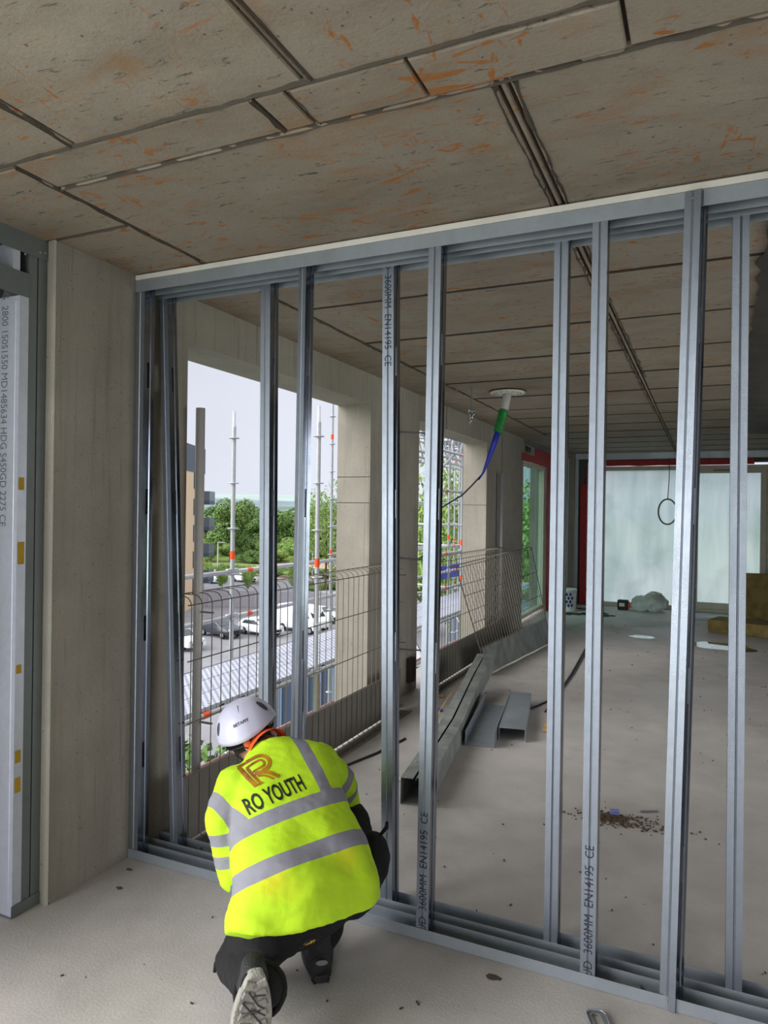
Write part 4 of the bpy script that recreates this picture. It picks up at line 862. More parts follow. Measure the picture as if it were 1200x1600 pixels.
# bars on the floor
for lab, p, q in (('thin black bar on the floor behind the worker', (-2.12, 4.0, .008), (-1.97, 4.75, .008)), ('upper of two thin black bars running away on the floor', (-1.20, 5.92, .008), (-1.335, 8.95, .008)), ('lower of two thin black bars running away on the floor', (-1.20, 6.02, .008), (-1.30, 8.85, .008)), ('thin black bar on the floor by the bench-like channel', (-1.33, 5.95, .008), (-1.20, 6.62, .008))):
    m = MB(); m.tube([p, Vector(p).lerp(Vector(q), .5)+Vector((.02, 0, 0)), q], .0075, 8); tag(m.build('steel_bar', M_black), lab, 'bar')
# offcuts
def chip(name, label, cat, c, a, b_, h, mat, rz=0):
    m = MB(); u = Vector((math.cos(rz), math.sin(rz), 0)); v = Vector((-u.y, u.x, 0)); m.obox(Vector(c)+Vector((0, 0, h/2+.003)), u*a/2, v*b_/2, (0, 0, h/2)); tag(m.build(name, mat, None, bevel=min(a, b_, h)*.15), label, cat)
chip('blue_wrapper', 'blue scrap of packaging on the floor by the pier', 'scrap', (-2.06, 5.55, 0), .16, .08, .01, M_blue, .4)
chip('wood_offcut', 'pale wood splinter at the foot of the black conduit', 'wood offcut', (-2.17, 5.98, 0), .12, .035, .02, M_wood, .2)
chip('wood_offcut', 'pale wood offcut right of the steel channels', 'wood offcut', (-1.1, 5.55, 0), .05, .34, .025, M_wood, .1)
chip('plaster_lump', 'white plaster lump left of the bent box section', 'lump', (-1.68, 4.0, 0), .04, .03, .02, M_white, .5)
chip('plaster_lump', 'small pale lump beside the foot of the bent box section', 'lump', (-1.62, 3.62, 0), .05, .02, .012, M_white, .2)
chip('offcut', 'dark steel offcut lying in the rear floor track', 'offcut', (-.21, 2.60, .0), .05, .03, .012, M_sfs, .3)
# sweepings
rn = random.Random(5); m = MB()
for i in range(700):
    r = abs(rn.gauss(0, 1)); a = rn.uniform(0, 6.28); x = -.50+math.cos(a)*r*.14+.06*r; y = 4.02+math.sin(a)*r*.06; s_ = rn.uniform(.0015, .006)
    m.obox((x, y, s_*.6+.001+max(0, .012*(1-r*1.2))), (s_, rn.uniform(-s_, s_), 0), (rn.uniform(-.5, .5)*s_, s_*.7, 0), (0, 0, s_*.6))
tag(m.build('sweepings', plain('dirt_crumbs', srgb(84, 68, 48), .9, var=.5, vscale=60)), 'small heap of brown dirt and metal crumbs swept on the floor', 'dirt', kind='stuff')
chip('plastic_scrap', 'crushed blue cap on the heap of dirt', 'scrap', (-.44, 4.07, .0), .05, .03, .03, plain('pale_blue', srgb(110, 116, 170), .6), .3)
chip('steel_offcut', 'thin steel offcut just beyond the heap of dirt', 'offcut', (-.27, 4.2, 0), .1, .012, .006, M_sfs, .5)
m = MB()
for i in range(260):
    x, y = rn.uniform(-2.1, 1.2), rn.uniform(.9, 12.5)
    if 2.5 < y < 2.8: continue
    s_ = rn.uniform(.001, .0038)*(1 if y < 6 else 1.6); a = rn.uniform(0, 3.1); k = rn.uniform(.5, 2.6)
    m.obox((x, y, .003), (math.cos(a)*s_*k, math.sin(a)*s_*k, 0), (-math.sin(a)*s_*.6, math.cos(a)*s_*.6, 0), (0, 0, .0025))
tag(m.build('floor_grit', plain('dark_grit', srgb(66, 58, 50), .9), None), 'dark grit and small chips scattered over the concrete floor', 'grit', kind='stuff')
for k in range(7):
    m = MB(); cx, cy = -2.0+rn.uniform(-.1, .6), 12.4+rn.uniform(-.5, .5); P = [(cx+rn.uniform(-.3, .3), cy+rn.uniform(-.15, .15), .012) for _ in range(5)]; m.tube(P, .008, 5); tag(m.build('cable_offcut', M_black), 'dark cable offcut tangled on the floor near the bucket', 'cable', 'cable offcuts in the far left corner')
# steel bracket at the very bottom of the picture
o = thing('steel_bracket', 'small galvanised bracket with an oval slot at the bottom edge of the picture', 'bracket', (-.29, 2.40, 0)); br = MB()
def rrect(cx, cy, w_, h_, r, n=6): return [(cx+sx*(w_/2-r)+r*math.cos(a), cy+sy*(h_/2-r)+r*math.sin(a)) for sx, sy, a0 in ((1, 1, 0), (-1, 1, 1.57), (-1, -1, 3.14), (1, -1, 4.71)) for a in [a0+i*1.57/n for i in range(n+1)]]
u, v = Vector((math.cos(.42), math.sin(.42), 0)), Vector((-math.sin(.42), math.cos(.42), 0)); cb = Vector((-.295, 2.375, .004))
OUT = rrect(0, 0, .062, .115, .02); IN = rrect(0, .012, .030, .07, .0145)
def T(p, z): return cb+u*p[0]+v*p[1]+Vector((0, 0, z))
A = [br.bm.verts.new(T(p, 0)) for p in OUT]; B = [br.bm.verts.new(T(p, .006)) for p in OUT]; C_ = [br.bm.verts.new(T(p, .006)) for p in IN]; D_ = [br.bm.verts.new(T(p, 0)) for p in IN]
br.bridge(A, B); br.bridge(B, C_); br.bridge(C_, D_); br.build('plate', M_toeg, o)
m = MB(); m.tube([T(p, .009) for p in OUT]+[T(OUT[0], .009)], .003, 6); m.build('rim', M_track, o, True)
# chips knocked out of the slab
for x, y, r_, lab in ((-.67, 2.46, .022, 'small dark hole chipped in the floor in front of the partition'), (-2.30, 2.33, .014, 'small chipped hole in the floor near the pier foot'), (-2.38, 2.47, .012, 'tiny chipped hole at the partition end near the pier')):
    m = MB(); V = []
    for i in range(14): a = i*6.283/14; k = r_*(1+.5*noise.noise(Vector((math.cos(a)*2, math.sin(a)*2, x*9)))); V.append(m.bm.verts.new((x+k*1.3*math.cos(a), y+k*.7*math.sin(a), .0022)))
    V2 = [m.bm.verts.new(q.co+Vector((0, 0, -.002))) for q in V]; m.loft([V2, V]); m.build('pit', plain('pit_dark', srgb(84, 74, 62), 1) if 'pit_dark' not in MATS else MATS['pit_dark'], fl)
# ================================================================ THE WORKER
pr_ = thing('person', 'crouching worker in yellow high-visibility jacket, dark trousers and white helmet, seen from behind', 'person', (-1.22, 2.05, 0))
V3 = Vector
def fabric(name, col, var=.06, weave=320, rough=.85, bump=.25):
    m, t, b = base(name); tcn = N(t, 'ShaderNodeTexCoord'); v = tcn.outputs['Object']; n = tex(t, v, 4, 5, .6, .3); f_ = tex(t, v, weave, 2, .5)
    c = mixc(t, ramp(t, n, [(.3, 0), (.75, var*4)]), col, tuple(q*.72 for q in col[:3])); t.links.new(c, b.inputs['Base Color']); b.inputs['Roughness'].default_value = rough
    bp = N(t, 'ShaderNodeBump'); bp.inputs['Strength'].default_value = bump; bp.inputs['Distance'].default_value = .004; ad = N(t, 'ShaderNodeMath', operation='MULTIPLY_ADD'); t.links.new(tex(t, v, 14, 5, .6, .8), ad.inputs[0]); ad.inputs[1].default_value = 3; t.links.new(f_, ad.inputs[2])
    t.links.new(ad.outputs[0], bp.inputs['Height']); t.links.new(bp.outputs[0], b.inputs['Normal']); return m, t, b, c
# --- jacket (torso + sleeves, one garment)
RG = [ # L, R, back depth, front depth
 ((-1.306, 1.768, .372), (-1.031, 2.223, .343), .130, .20),
 ((-1.312, 1.782, .415), (-1.040, 2.236, .385), .135, .20),
 ((-1.314, 1.819, .466), (-1.098, 2.246, .507), .125, .19),
 ((-1.366, 1.870, .515), (-1.151, 2.256, .573), .120, .18),
 ((-1.409, 1.925, .560), (-1.196, 2.272, .640), .115, .17),
 ((-1.463, 1.985, .640), (-1.240, 2.320, .700), .105, .15),
 ((-1.498, 2.065, .715), (-1.290, 2.335, .757), .085, .11),
 ((-1.500, 2.120, .762), (-1.350, 2.290, .786), .065, .08),
 ((-1.490, 2.150, .790), (-1.405, 2.245, .805), .052, .065)]
SP = (V3((-1.4475, 2.1975, .7975))-V3((-1.1685, 1.9955, .3575))).normalized()
m = MB(); rings = []
for L, R, bb, bf in RG:
    L, R = V3(L), V3(R); c = (L+R)/2; a = (R-L)/2; n_ = a.cross(SP).normalized(); n_ = n_ if n_.x > 0 else -n_   # towards the back
    rr = []
    k_ = RG.index((tuple(L), tuple(R), bb, bf)) if False else len(rings)
    for i in range(36):
        t_ = 2*math.pi*i/36; ct, st = math.cos(t_), math.sin(t_); ex = 2.25
        ct2 = math.copysign(abs(ct)**(2/ex), ct); st2 = math.copysign(abs(st)**(2/ex), st); rr.append(m.bm.verts.new(c+a*ct2+n_*(bb if st > 0 else bf)*st2+SP*((-.075, -.06, -.02)[k_]*max(0, st2) if k_ < 3 else 0)))
    rings.append(rr)
m.loft(rings)
ARM_L = [V3((-1.497, 2.070, .668)), V3((-1.490, 1.985, .585)), V3((-1.447, 1.985, .405))]
ARM_R = [V3((-1.318, 2.320, .698)), V3((-1.283, 2.425, .605)), V3((-1.305, 2.540, .470))]
m.limb(ARM_L[0], ARM_L[1], .080, .066); m.limb(ARM_L[1], ARM_L[2], .062, .050)
m.limb(ARM_R[0], ARM_R[1], .080, .066); m.limb(ARM_R[1], ARM_R[2], .064, .054); m.limb(ARM_R[2], (-1.39, 2.575, .41), .052, .048)
JK = remesh(m, .0085, 7, .6); wrinkle(JK, .0065, 6.5, (1, 1, 2.2), 3); wrinkle(JK, .0020, 22, (1, 1, 2), 9)
# deeper drapes where the jacket bags above the hem and under the arms
JK.update()
A0v = (V3(RG[4][1])-V3(RG[4][0])).normalized(); LAT = (A0v-SP*A0v.dot(SP)).normalized(); BK = LAT.cross(SP); BK = BK if BK.x > 0 else -BK; ORG = V3((-1.3025, 2.0985, .600))
for v in JK.vertices:
    q = v.co-ORG; s_, l_, b_ = q.dot(SP), q.dot(LAT), q.dot(BK)
    if b_ > 0:
        v.co += BK*.008*math.sin(l_*22+s_*14+2*noise.noise(v.co*7))*max(0, min(1, (-s_)/.12))
        v.co += BK*(-.010)*math.exp(-((l_-.16+s_*.35)/.018)**2)*max(0, min(1, (-.04-s_)/.1))
me = JK; att = me.attributes.new('stripe', 'FLOAT', 'POINT'); att2 = me.attributes.new('stain', 'FLOAT', 'POINT')
def segdist(p, a, b):
    d = b-a; L = d.length; t_ = (p-a).dot(d)/L/L; tc_ = max(0, min(1, t_)); return (p-(a+d*tc_)).length, t_*L
STRIPES = [(-.012, .026, .12), (-.160, .027, .09)]
for i, v in enumerate(me.vertices):
    p = v.co; q = p-ORG; s_, l_, b_ = q.dot(SP), q.dot(LAT), q.dot(BK); tb = -1
    for c_, h_, k_ in STRIPES: tb = max(tb, h_-abs(s_-c_-k_*l_))
    if s_ > -.02+.12*l_: tb = max(tb, .024-abs(l_-(-.185-.5*max(0, s_))), .024-abs(l_-(.122-.17*max(0, s_))))
    best = tb
    for A_, side in ((ARM_L, 'L'), (ARM_R, 'R')):
        d0, t0 = segdist(p, A_[0], A_[1]); d1, t1 = segdist(p, A_[1], A_[2])
        if side == 'L': g = max(l_+.210+.5*max(0, s_), min(d0-.105, d1-.088), s_-.17)
        else: g = max(.205-.3*max(0, s_-.03)-l_, min(d0-.105, d1-.10))
        ab = max(h_-abs((t0 if side == 'R' or t0 < .09 else t0)-c_) if w_ == 0 else h_-abs(t1-c_) for w_, c_, h_ in (((1, .045, .021), (1, .120, .021)) if side == 'L' else ((0, .125, .021), (1, .055, .019), )))
        best = max(min(best, g), min(ab, -g)) if g < .03 else best
    att.data[i].value = best
    att2.data[i].value = max(math.exp(-((l_+.14)**2+(s_+.21)**2)/.003), .8*math.exp(-((l_-.12)**2+(s_+.19)**2)/.003), .5*math.exp(-((l_+.09)**2+(s_+.25)**2)/.002))
mj, t, b, cj = fabric('hi_vis_fabric', srgb(188, 230, 28), .05, 420, .8, .3)
st = N(t, 'ShaderNodeAttribute', attribute_name='stripe').outputs['Fac']; sn = N(t, 'ShaderNodeAttribute', attribute_name='stain').outputs['Fac']
c_ = mixc(t, ramp(t, sn, [(.15, 0), (.9, .5)]), cj, srgb(228, 196, 30)); gt = N(t, 'ShaderNodeMath', operation='GREATER_THAN'); t.links.new(st, gt.inputs[0]); gt.inputs[1].default_value = 0
c_ = mixc(t, gt.outputs[0], c_, srgb(136, 136, 146)); t.links.new(c_, b.inputs['Base Color']); 
jk = link('jacket', JK, mj, pr_, True); jk['label'] = 'yellow high-visibility jacket with grey reflective bands'
# --- print on the back of the jacket
BV = BVHTree.FromPolygons([v.co.copy() for v in (JK.vertices)], [tuple(p.vertices) for p in JK.polygons]); off_ = wloc(pr_)
def on_back(me, origin, xd, yd, name, mat, parent=jk, lift=.0022, tree_=None):
    tree_ = tree_ or BV
    xd = V3(xd).normalized(); yd = V3(yd); yd = (yd-xd*yd.dot(xd)).normalized(); nn_ = xd.cross(yd)
    bmx = bmesh.new(); bmx.from_mesh(me); bmesh.ops.triangulate(bmx, faces=bmx.faces)
    for _ in range(2): bmesh.ops.subdivide_edges(bmx, edges=[e_ for e_ in bmx.edges if e_.calc_length() > .008], cuts=1)
    for v in bmx.verts:
        w_ = V3(origin)+xd*v.co.x+yd*v.co.y; h_ = tree_.ray_cast(w_+nn_*.25-off_, -nn_)
        v.co = (h_[0]+nn_*lift+off_) if h_[0] else w_
    bmx.to_mesh(me); bmx.free(); return link(name, me, mat, parent)
def arc_strip(pts, w):   # flat ribbon through 2d points
    vs, fs = [], []
    for i, p in enumerate(pts):
        d = (V3((*pts[min(i+1, len(pts)-1)], 0))-V3((*pts[max(i-1, 0)], 0))).normalized(); n_ = V3((-d.y, d.x, 0)); wi = w[i] if isinstance(w, list) else w
        vs += [tuple(V3((*p, 0))+n_*wi/2), tuple(V3((*p, 0))-n_*wi/2)]
        if i: fs.append((2*i-2, 2*i-1, 2*i+1, 2*i))
    me = bpy.data.meshes.new('r'); me.from_pydata(vs, [], fs); return me
TXO, TXX, TXY = PRINT_PLANE = (ORG+SP*.008-LAT*.158+BK*.12, LAT*math.cos(.17)+SP*math.sin(.17), SP*math.cos(.17)-LAT*math.sin(.17))
on_back(text_mesh('RO YOUTH', .084, .48, .0018), V3(TXO), TXX, TXY, 'back_lettering', plain('black_print', srgb(22, 26, 16), .7))
mg, t, b = base('copper_print'); v_ = N(t, 'ShaderNodeNewGeometry').outputs['Position']; g_ = tex(t, v_, 9, 2); t.links.new(mixc(t, ramp(t, g_, [(.35, 0), (.65, 1)]), srgb(122, 66, 0), srgb(196, 142, 0)), b.inputs['Base Color']); b.inputs['Roughness'].default_value = .6
LO = V3(TXO)+V3(TXY)*.078+V3(TXX)*.042
bw_, sc_ = .013, 1.0
on_back(arc_strip([(.018, .0), (.010, .05), (.004, .098)], .015), LO, TXX, TXY, 'emblem_stroke', mg)
on_back(arc_strip([(.034, .0), (.027, .045), (.022, .078)], .010), LO, TXX, TXY, 'emblem_stroke', mg)
on_back(arc_strip([(.010, .003), (.042, .003)], .006), LO, TXX, TXY, 'emblem_stroke', mg)
bowl = [(.000, .100), (.035, .104), (.066, .104)]+[(.066+.030*math.sin(a), .074+.030*math.cos(a)) for a in [i*math.pi/10 for i in range(1, 10)]]+[(.060, .044)]
on_back(arc_strip(bowl, .013), LO, TXX, TXY, 'emblem_stroke', mg)
bowl = [(.020, .080), (.045, .086), (.064, .087)]+[(.064+.014*math.sin(a), .073+.014*math.cos(a)) for a in [i*math.pi/8 for i in range(1, 8)]]+[(.034, .056), (.034, .052)]
on_back(arc_strip(bowl, .008), LO, TXX, TXY, 'emblem_stroke', mg)
on_back(arc_strip([(.034, .046), (.060, .040), (.082, .022), (.100, .0)], .014), LO, TXX, TXY, 'emblem_stroke', mg)
on_back(arc_strip([(.038, .034), (.056, .026), (.068, .014), (.078, .0)], .008), LO, TXX, TXY, 'emblem_stroke', mg)
# --- trousers
m = MB()
m.ell((-1.225, 2.075, .300), tuple(LAT*.205), tuple(BK*.150), (0, 0, .135)); m.ell((-1.285, 2.12, .40), tuple(LAT*.19), tuple(BK*.12), tuple(SP*.14))
m.limb((-1.275, 1.985, .285), (-1.435, 2.01, .116), .108, .080); m.limb((-1.435, 2.005, .113), (-1.245, 1.84, .185), .080, .066); m.limb((-1.245, 1.84, .185), (-1.215, 1.805, .205), .066, .070)
m.limb((-1.150, 2.255, .330), (-1.275, 2.49, .415), .120, .088); m.limb((-1.275, 2.49, .41), (-1.245, 2.255, .125), .086, .062)
m.ell((-1.098, 2.345, .375), (.048, .05, 0), (-.04, .062, .0), (0, 0, .10))
TR_ = remesh(m, .0095, 5, .5); wrinkle(TR_, .006, 9, (1, 1, 1.5), 5); wrinkle(TR_, .003, 24, (1, 1, 1), 2)
mt_, t, b, _ = fabric('dark_work_trousers', srgb(11, 11, 16), .1, 260, .9, .5)
tr = link('trousers', TR_, mt_, pr_, True)
m = MB()
for i in range(9):   # frayed cuff roll round the ankle
    a0 = i*2*math.pi/9
P = []; cc = V3((-1.205, 1.792, .205)); ax_ = V3((.55, -.68, .22)).normalized(); u_ = ax_.cross(V3((0, 0, 1))).normalized(); w_ = ax_.cross(u_)
for i in range(25): a = i*2*math.pi/24; P.append(cc+u_*.072*math.cos(a)+w_*.074*math.sin(a)+ax_*.012*noise.noise(V3((math.cos(a)*2, math.sin(a)*2, 1))))
m.tube(P, .010, 8); m.build('cuff', mt_, tr, True)
m = MB(); m.tube([(-1.075, 2.36, .465), (-1.055, 2.375, .492), (-1.06, 2.39, .505)], [.006, .008, .006], 6); m.build('toggle', mt_, tr, True)
m = MB(); m.tube([(-1.49, 1.985, .11), (-1.508, 1.975, .095), (-1.512, 1.97, .07)], [.010, .011, .006], 6); m.build('pocket_strap', mt_, tr, True)
# --- body (one continuous figure under the clothes)
HR = V3((.74, .46, .42)).normalized(); HF = V3((-.60, .64, -.40)); HF = (HF-HR*HF.dot(HR)).normalized(); HU = HR.cross(HF); HC = V3((-1.570, 2.240, .805))
def hp(r, f_, u): return HC+HR*r+HF*f_+HU*u
m = MB()
m.ell(hp(0, 0, 0), tuple(HR*.076), tuple(HF*.094), tuple(HU*.105), 24, 16); m.ell(hp(0, .035, -.06), tuple(HR*.054), tuple(HF*.055), tuple(HU*.060)); m.limb(hp(0, .095, -.02), hp(0, .108, -.045), .011, .015, 10)   # nose
m.ell(hp(0, .082, -.082), tuple(HR*.024), tuple(HF*.012), tuple(HU*.010), 12, 8)
for s_ in (-1, 1): m.ell(hp(s_*.078, -.005, -.018), tuple(HR*.010+HF*.004*s_), tuple(HF*.019), tuple(HU*.033), 12, 8)
m.limb(hp(0, -.015, -.05), (-1.455, 2.200, .745), .060, .068)
m.limb((-1.44, 2.19, .72), (-1.25, 2.06, .42), .10, .115); m.limb((-1.49, 2.08, .68), (-1.33, 2.31, .70), .062, .062); m.ell((-1.24, 2.08, .34), tuple(LAT*.15), tuple(BK*.10), (0, 0, .10))
m.limb(ARM_L[0], ARM_L[1], .052, .044); m.limb(ARM_L[1], ARM_L[2], .042, .030); m.limb(ARM_L[2], (-1.462, 2.09, .295), .030, .026)
m.limb(ARM_R[0], ARM_R[1], .052, .044); m.limb(ARM_R[1], ARM_R[2], .044, .038); m.limb(ARM_R[2], (-1.43, 2.592, .36), .036, .028); m.limb((-1.43, 2.592, .36), (-1.50, 2.60, .30), .028, .026)
m.limb((-1.275, 2.0, .28), (-1.43, 2.0, .115), .08, .05); m.limb((-1.43, 2.0, .115), (-1.24, 1.83, .19), .05, .035); m.limb((-1.17, 2.22, .31), (-1.27, 2.48, .40), .08, .055); m.limb((-1.27, 2.48, .4), (-1.238, 2.23, .10), .05, .036)
def hand(wr, d, palm, side):
    """palm block, four fingers of unequal length curling towards palm, thumb from the side"""
    d = d.normalized(); palm = (palm-d*palm.dot(d)).normalized(); sd = d.cross(palm)*side
    m.ell(wr+d*.045, tuple(d*.050), tuple(sd*.040), tuple(palm*.016), 14, 10)
    for k, (o_, L) in enumerate(((-.030, .062), (-.010, .074), (.011, .070), (.031, .054))):
        p = wr+d*.080+sd*o_; dd = d
        for j, q in enumerate((.42, .32, .26)):
            ang = (.35, .75, 1.15)[j]; d2 = (d*math.cos(ang)+palm*math.sin(ang)).normalized(); e_ = p+d2*L*q; m.limb(p, e_, .0095-.001*j, .0088-.001*j, 8); p = e_
    p = wr+d*.020-sd*.034; q_ = p+(d*.6-sd*.7+palm*.35).normalized()*.036; m.limb(p, q_, .0125, .011, 8); m.limb(q_, q_+(d*.9+palm*.5).normalized()*.032, .0105, .009, 8)
hand(V3((-1.462, 2.09, .295)), V3((-.10, .32, -.62)), V3((-.8, .3, .2)), 1); hand(V3((-1.50, 2.60, .30)), V3((-.42, .0, -.72)), V3((-.75, -.4, .4)), -1)
BD = remesh(m, .0056, 2, .4)
msk, t, b = base('skin'); n_ = tex(t, N(t, 'ShaderNodeTexCoord').outputs['Object'], 25, 4); t.links.new(mixc(t, n_, srgb(196, 140, 116), srgb(166, 104, 84)), b.inputs['Base Color']); b.inputs['Roughness'].default_value = .55; b.inputs['Subsurface Weight'].default_value = .08; b.inputs['Subsurface Radius'].default_value = (.01, .004, .002)
bd = link('body', BD, msk, pr_, True)
for s_ in (-1, 1):
    m = MB(); m.ell(hp(s_*.031, .083, .0), tuple(HR*.013), tuple(HF*.010), tuple(HU*.007), 12, 8); ey = m.build('eye', M_white, bd, True); m = MB(); m.ell(hp(s_*.031, .091, .0), tuple(HR*.005), tuple(HF*.003), tuple(HU*.005), 10, 6); m.build('iris', M_black, ey, True)
m = MB(); m.ell(hp(0, .0885, -.080), tuple(HR*.022), tuple(HF*.008), tuple(HU*.004), 12, 6); m.build('mouth', plain('lips', srgb(150, 80, 72), .5), bd, True)
# hair
mh = plain('dark_hair', srgb(44, 34, 28), .8, var=.3, vscale=90, bump=1)
m = MB(); rr = []
for j in range(9):
    f_ = j/8; r = []
    for i in range(25):
        a = math.pi*(-.12)+math.pi*1.24*i/24; z = .03-.088*f_; k = (1-(max(0, -z)/.19)**2)**.5*1.0 if z < 0 else 1; low = 1 if .12 < i/24 < .88 else .75
        z2 = .03-.088*f_*low; r.append(m.bm.verts.new(hp(-math.cos(a)*(.0795)*k, -math.sin(a)*(.0985)*k-.004*f_, z2)))
    rr.append(r)
for a_, b_ in zip(rr, rr[1:]):
    for i in range(24): m.bm.faces.new((a_[i], a_[i+1], b_[i+1], b_[i]))
hr = m.build('hair', mh, bd, True); md = hr.modifiers.new('t', 'SOLIDIFY'); md.thickness = .005
# helmet
mhel = plain('white_helmet_shell', srgb(200, 200, 222), .35, var=.02); hl = None
m = MB(); rr = []; NH = 48
for j in range(17):
    t_ = j/16; el_ = t_*math.pi/2*.995; r = []
    for i in range(NH):
        a = 2*math.pi*i/NH; ce, se = math.cos(el_), math.sin(el_); x_, y_ = .117*math.cos(a), .138*math.sin(a)
        rim = -.010-.022*max(0, -math.sin(a))**2*.9-.012*max(0, -math.sin(a))+.006*math.cos(2*a)
        rdg = 1+.018*math.exp(-((math.cos(a)*ce*1.0-0)/.16)**2)*(1 if -1 < math.sin(a) else 0)*ce**.3-.012*math.exp(-((abs(math.cos(a)*ce)-.36)/.07)**2)
        k = ce**.86; r.append(m.bm.verts.new(hp(x_*k*rdg, y_*k*rdg-.004, rim*(1-t_)**1.4+.016+.118*se**1.02)))
    rr.append(r)
m.loft(rr, cap=False); m.bm.faces.new(rr[-1])
hl = m.build('helmet', mhel, pr_, True); md = hl.modifiers.new('t', 'SOLIDIFY'); md.thickness = .004; md.offset = -1
hl['label'] = 'white climbing-style safety helmet'
HB = BVHTree.FromPolygons([v.co.copy() for v in hl.data.vertices], [tuple(p.vertices) for p in hl.data.polygons])
def on_helmet(me, az, el_, rot, name, mat, lift=.0008):
    """wrap a flat piece onto the shell; az measured from the back towards the right"""
    d = (-HF*math.cos(az)+HR*math.sin(az)); n_ = (d*math.cos(el_)+HU*math.sin(el_)).normalized(); x_ = HU.cross(n_).normalized(); x_ = x_ if x_.dot(HR) > 0 else -x_; y_ = n_.cross(x_); y_ = y_ if y_.dot(HU) > 0 else -y_
    x2 = x_*math.cos(rot)+y_*math.sin(rot); y2 = y_*math.cos(rot)-x_*math.sin(rot); org = hp(0, 0, .03)
    bmx = bmesh.new(); bmx.from_mesh(me); bmesh.ops.triangulate(bmx, faces=bmx.faces); bmesh.ops.subdivide_edges(bmx, edges=[e_ for e_ in bmx.edges if e_.calc_length() > .006], cuts=1)
    for v in bmx.verts:
        w_ = org+n_*.3+x2*v.co.x+y2*v.co.y; h_ = HB.ray_cast(w_-off_, -n_)
        v.co = (h_[0]+n_*lift+off_) if h_[0] else w_-n_*.2
    bmx.to_mesh(me); bmx.free(); return link(name, me, mat, hl)
def oval(rx, ry, n=24, sk=0):
    me = bpy.data.meshes.new('o'); vs = [(0, 0, 0)]+[(rx*math.cos(i*2*math.pi/n)+sk*ry*math.sin(i*2*math.pi/n), ry*math.sin(i*2*math.pi/n), 0) for i in range(n)]+[(.5*rx*math.cos(i*2*math.pi/n)+.5*sk*ry*math.sin(i*2*math.pi/n), .5*ry*math.sin(i*2*math.pi/n), 0) for i in range(n)]
    fs = [(1+i, 1+(i+1) % n, 1+n+(i+1) % n, 1+n+i) for i in range(n)]+[(0, 1+n+i, 1+n+(i+1) % n) for i in range(n)]; me.from_pydata(vs, [], fs); return me
mvent = plain('grey_vent_mesh', srgb(70, 72, 86), .6, var=.2, vscale=200); mlet = plain('helmet_print', srgb(60, 60, 74), .6)
on_helmet(oval(.0135, .024, sk=.15), -.85, .22, 0, 'vent', mvent); on_helmet(oval(.0145, .026, sk=-.25), .98, .30, 0, 'vent', mvent)
tm = text_mesh('BETAFIT', .0155, 1.05, .0006); tm.transform(Matrix.Translation((-.030, -.006, 0))); on_helmet(tm, .06, .05, 0, 'helmet_lettering', mlet)
on_helmet(arc_strip([(0, -.018), (0, .018)], [.001, .0035]), .12, .52, -.1, 'crown_slot', mlet)
# headband, dial
m = MB(); P = [hp(-math.cos(a)*.088, -math.sin(a)*.108, -.012-.032*math.sin(a)) for a in [math.pi*i/24 for i in range(25)]]; m.tube(P, .0125, 8, flat=.35); hb = m.build('headband', M_black, hl, True)
m = MB(); c0 = hp(0, -.112, -.040); m.lathe([(.018, -.006), (.019, .004), (.014, .006)], c0, 18, tuple(HR), tuple(HU), tuple(-HF)); dl = m.build('dial_housing', M_black, hb, True)
m = MB(); m.lathe([(.0135, .004), (.0135, .012), (.011, .014)], c0, 18, tuple(HR), tuple(HU), tuple(-HF)); m.build('dial', plain('orange_dial', srgb(214, 96, 34), .5), hl, True)
for s_ in (-1, 1):
    m = MB(); m.tube([hp(s_*.084, -.01, .0), hp(s_*.080, .005, -.045), hp(s_*.058, .03, -.10), hp(s_*.02, .04, -.125)], .0035, 6, flat=.4); m.build('chin_strap', M_black, hl, True)
# orange collar
m = MB(); nk = V3((-1.478, 2.200, .778)); nd = (V3((-1.45, 2.195, .745))-hp(0, -.015, -.05)).normalized()*-1; nu = nd.cross(V3((0, 0, 1))).normalized(); nv = nd.cross(nu)
rr = []
for j, (h_, r_) in enumerate(((-.03, .086), (-.012, .077), (.002, .071), (.008, .069), (.002, .066), (-.014, .070))): rr.append(m.ring(nk+nd*h_, nu, nv, r_, r_*.98, 28))
m.loft(rr, cap=False); cl = m.build('collar', plain('orange_cloth', srgb(232, 92, 36), .8, bump=.3), jk, True)
# white label standing on the collar
def lab_pt(px): return px
m = MB(); m.obox((-1.497, 2.148, .797), tuple((V3((.52, .30, .62)).normalized())*.026), tuple(V3((.74, -.55, -.3)).normalized()*.0015), tuple(V3((-.55, -.1, .5)).normalized()*.0085)); m.build('care_label', M_white, cl, bevel=.001)
# yellow maker's tab on the waistband (small flat print)
TB = BVHTree.FromPolygons([v.co.copy() for v in TR_.vertices], [tuple(p.vertices) for p in TR_.polygons])
SL_ = V3((.35, .35, .87)); ty_ = V3((-.35, .25, .90)); TXo = V3((-1.175, 1.995, .228))
tab = bpy.data.meshes.new('tab'); tab.from_pydata([(-.012, -.012, 0), (.068, -.012, 0), (.068, .024, 0), (-.012, .024, 0)], [], [(0, 1, 2, 3)])
on_back(tab, TXo, LAT, ty_, 'waist_tab', M_black, tr, .0018, TB)
on_back(text_mesh('Snickers', .021, .75, .0008), TXo, LAT, ty_, 'tab_lettering', plain('yellow_thread', srgb(214, 184, 70), .7), tr, .0032, TB)
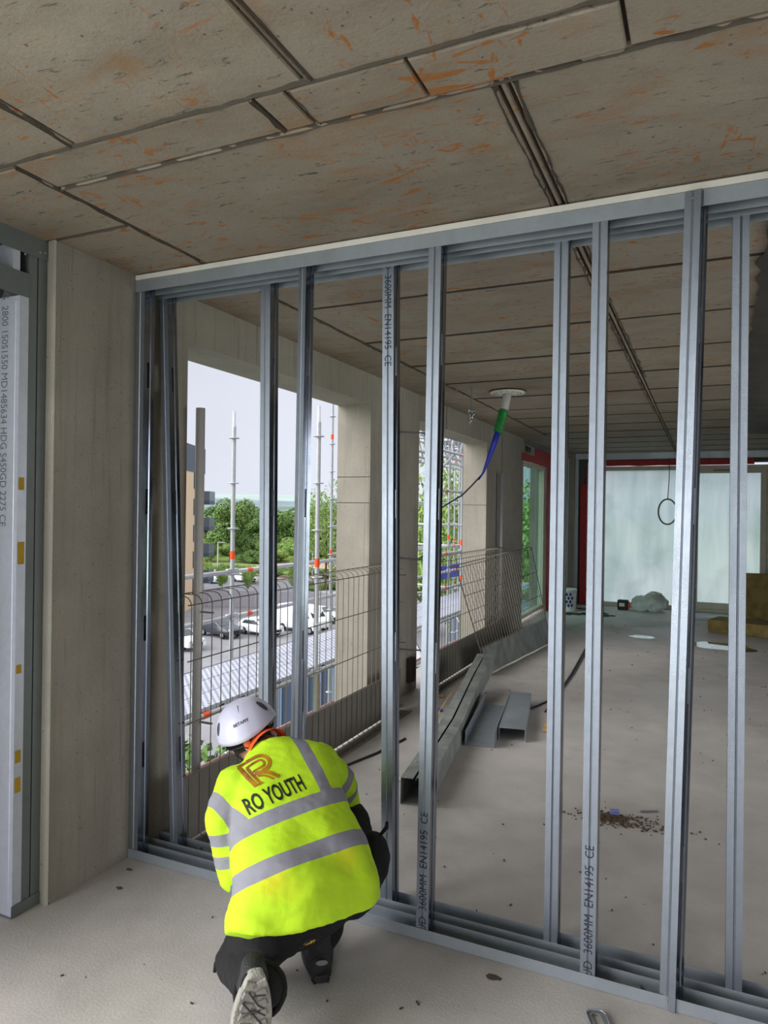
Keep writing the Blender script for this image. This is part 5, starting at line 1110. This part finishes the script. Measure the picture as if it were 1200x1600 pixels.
# --- boots
mb_, t, b, _ = fabric('dusty_black_leather', srgb(34, 34, 38), .3, 200, .65, .6); msole = plain('dusty_sole_rubber', srgb(150, 148, 140), .9, var=.28, vscale=22, bump=.6); mtread = plain('tread_groove', srgb(66, 66, 64), .9, var=.2)
def boot(H_, T_, up, label, dusty):
    """H_ heel end of the sole, T_ toe end, up = from sole to shaft"""
    H_, T_, up = V3(H_), V3(T_), V3(up); d = (T_-H_).normalized(); L = (T_-H_).length; up = (up-d*up.dot(d)).normalized(); s_ = d.cross(up)
    out = []
    for k in range(36):
        a = 2*math.pi*k/36; f_ = .5-.5*math.cos(a); w__ = .040+.012*math.sin(min(1, f_*1.05)*math.pi*.62)**2+.004*f_; w__ *= math.sin(a)
        rx = abs(math.sin(a))**.62*math.copysign(1, math.sin(a)); out.append((f_*L, rx*(.036+.016*max(0, math.sin((f_-.15)*math.pi*.85)))))
    out = [(x_, y_*1.17) for x_, y_ in out]; m = MB(); A = [m.bm.verts.new(H_+d*x_+s_*y_) for x_, y_ in out]; B = [m.bm.verts.new(H_+d*x_+s_*y_*1.03+up*.028) for x_, y_ in out]; m.loft([A, B]); so_ = m.build('boot', msole if dusty else mb_, pr_, True); so_['label'] = label
    md = so_.modifiers.new('b', 'BEVEL'); md.width = .004; md.segments = 2; md.limit_method = 'ANGLE'
    m = MB(); rr = []
    for f_, w_, h_ in ((.03, .034, .085), (.12, .040, .105), (.25, .040, .115), (.38, .041, .100), (.55, .046, .080), (.75, .050, .065), (.90, .042, .056), (.985, .022, .042)):
        c_ = H_+d*L*f_+up*.022; rr.append([m.bm.verts.new(c_+s_*w_*math.cos(a)+up*(h_-.022)*max(0, math.sin(a))**.8+up*-.004*(math.sin(a) < 0)) for a in [2*math.pi*i/20 for i in range(20)]])
    m.loft(rr); m.build('upper', mb_, so_, True)
    m = MB(); m.limb(*((H_+d*.06+up*.07, H_+d*.075+up*.15) if not dusty else (H_+d*.10+up*.05, V3((-1.245, 1.835, .19)))), .046, .044); m.build('shaft', mb_, so_, True)
    # sole lugs and grooves
    for k in range(7):
        f_ = .09+k*.13; wd = .034+.014*max(0, math.sin((f_-.1)*math.pi*.8))
        for sg in (-1, 1):
            m = MB(); c_ = H_+d*L*f_+s_*sg*wd*.52-up*.003; m.obox(c_, tuple((d*.013+s_*sg*.004)), tuple((s_*wd*.36-d*sg*.006)), tuple(up*.004)); m.build('tread_lug', msole if dusty else mb_, so_, bevel=.0015)
    if dusty:
        for P in ([(.05, -.02), (.11, .01), (.13, .03)], [(.09, -.035), (.14, -.005), (.20, .03)], [(.07, .0), (.075, .03)], [(.15, -.03), (.13, .0), (.16, .035)], [(.19, -.03), (.235, .02)]):
            m = MB(); m.tube([H_+d*a+s_*b_-up*.0075 for a, b_ in P], .0028, 5); m.build('tread_line', mtread, so_)
    return so_
boot((-1.150, 1.690, .325), (-1.228, 1.772, .020), (-.55, .60, .38), 'left boot with its pale dusty sole turned to the camera', True)
rb = boot((-1.200, 2.160, .005), (-1.365, 2.395, .005), (0, 0, 1), 'dark right boot flat on the floor', False)
m = MB(); m.ell((-1.1965, 2.155, .082), (.018, .012, 0), (0, .004, 0), (0, 0, .010), 12, 8); m.build('heel_tab', plain('grey_reflective_tab', srgb(126, 126, 130), .5), rb, True)
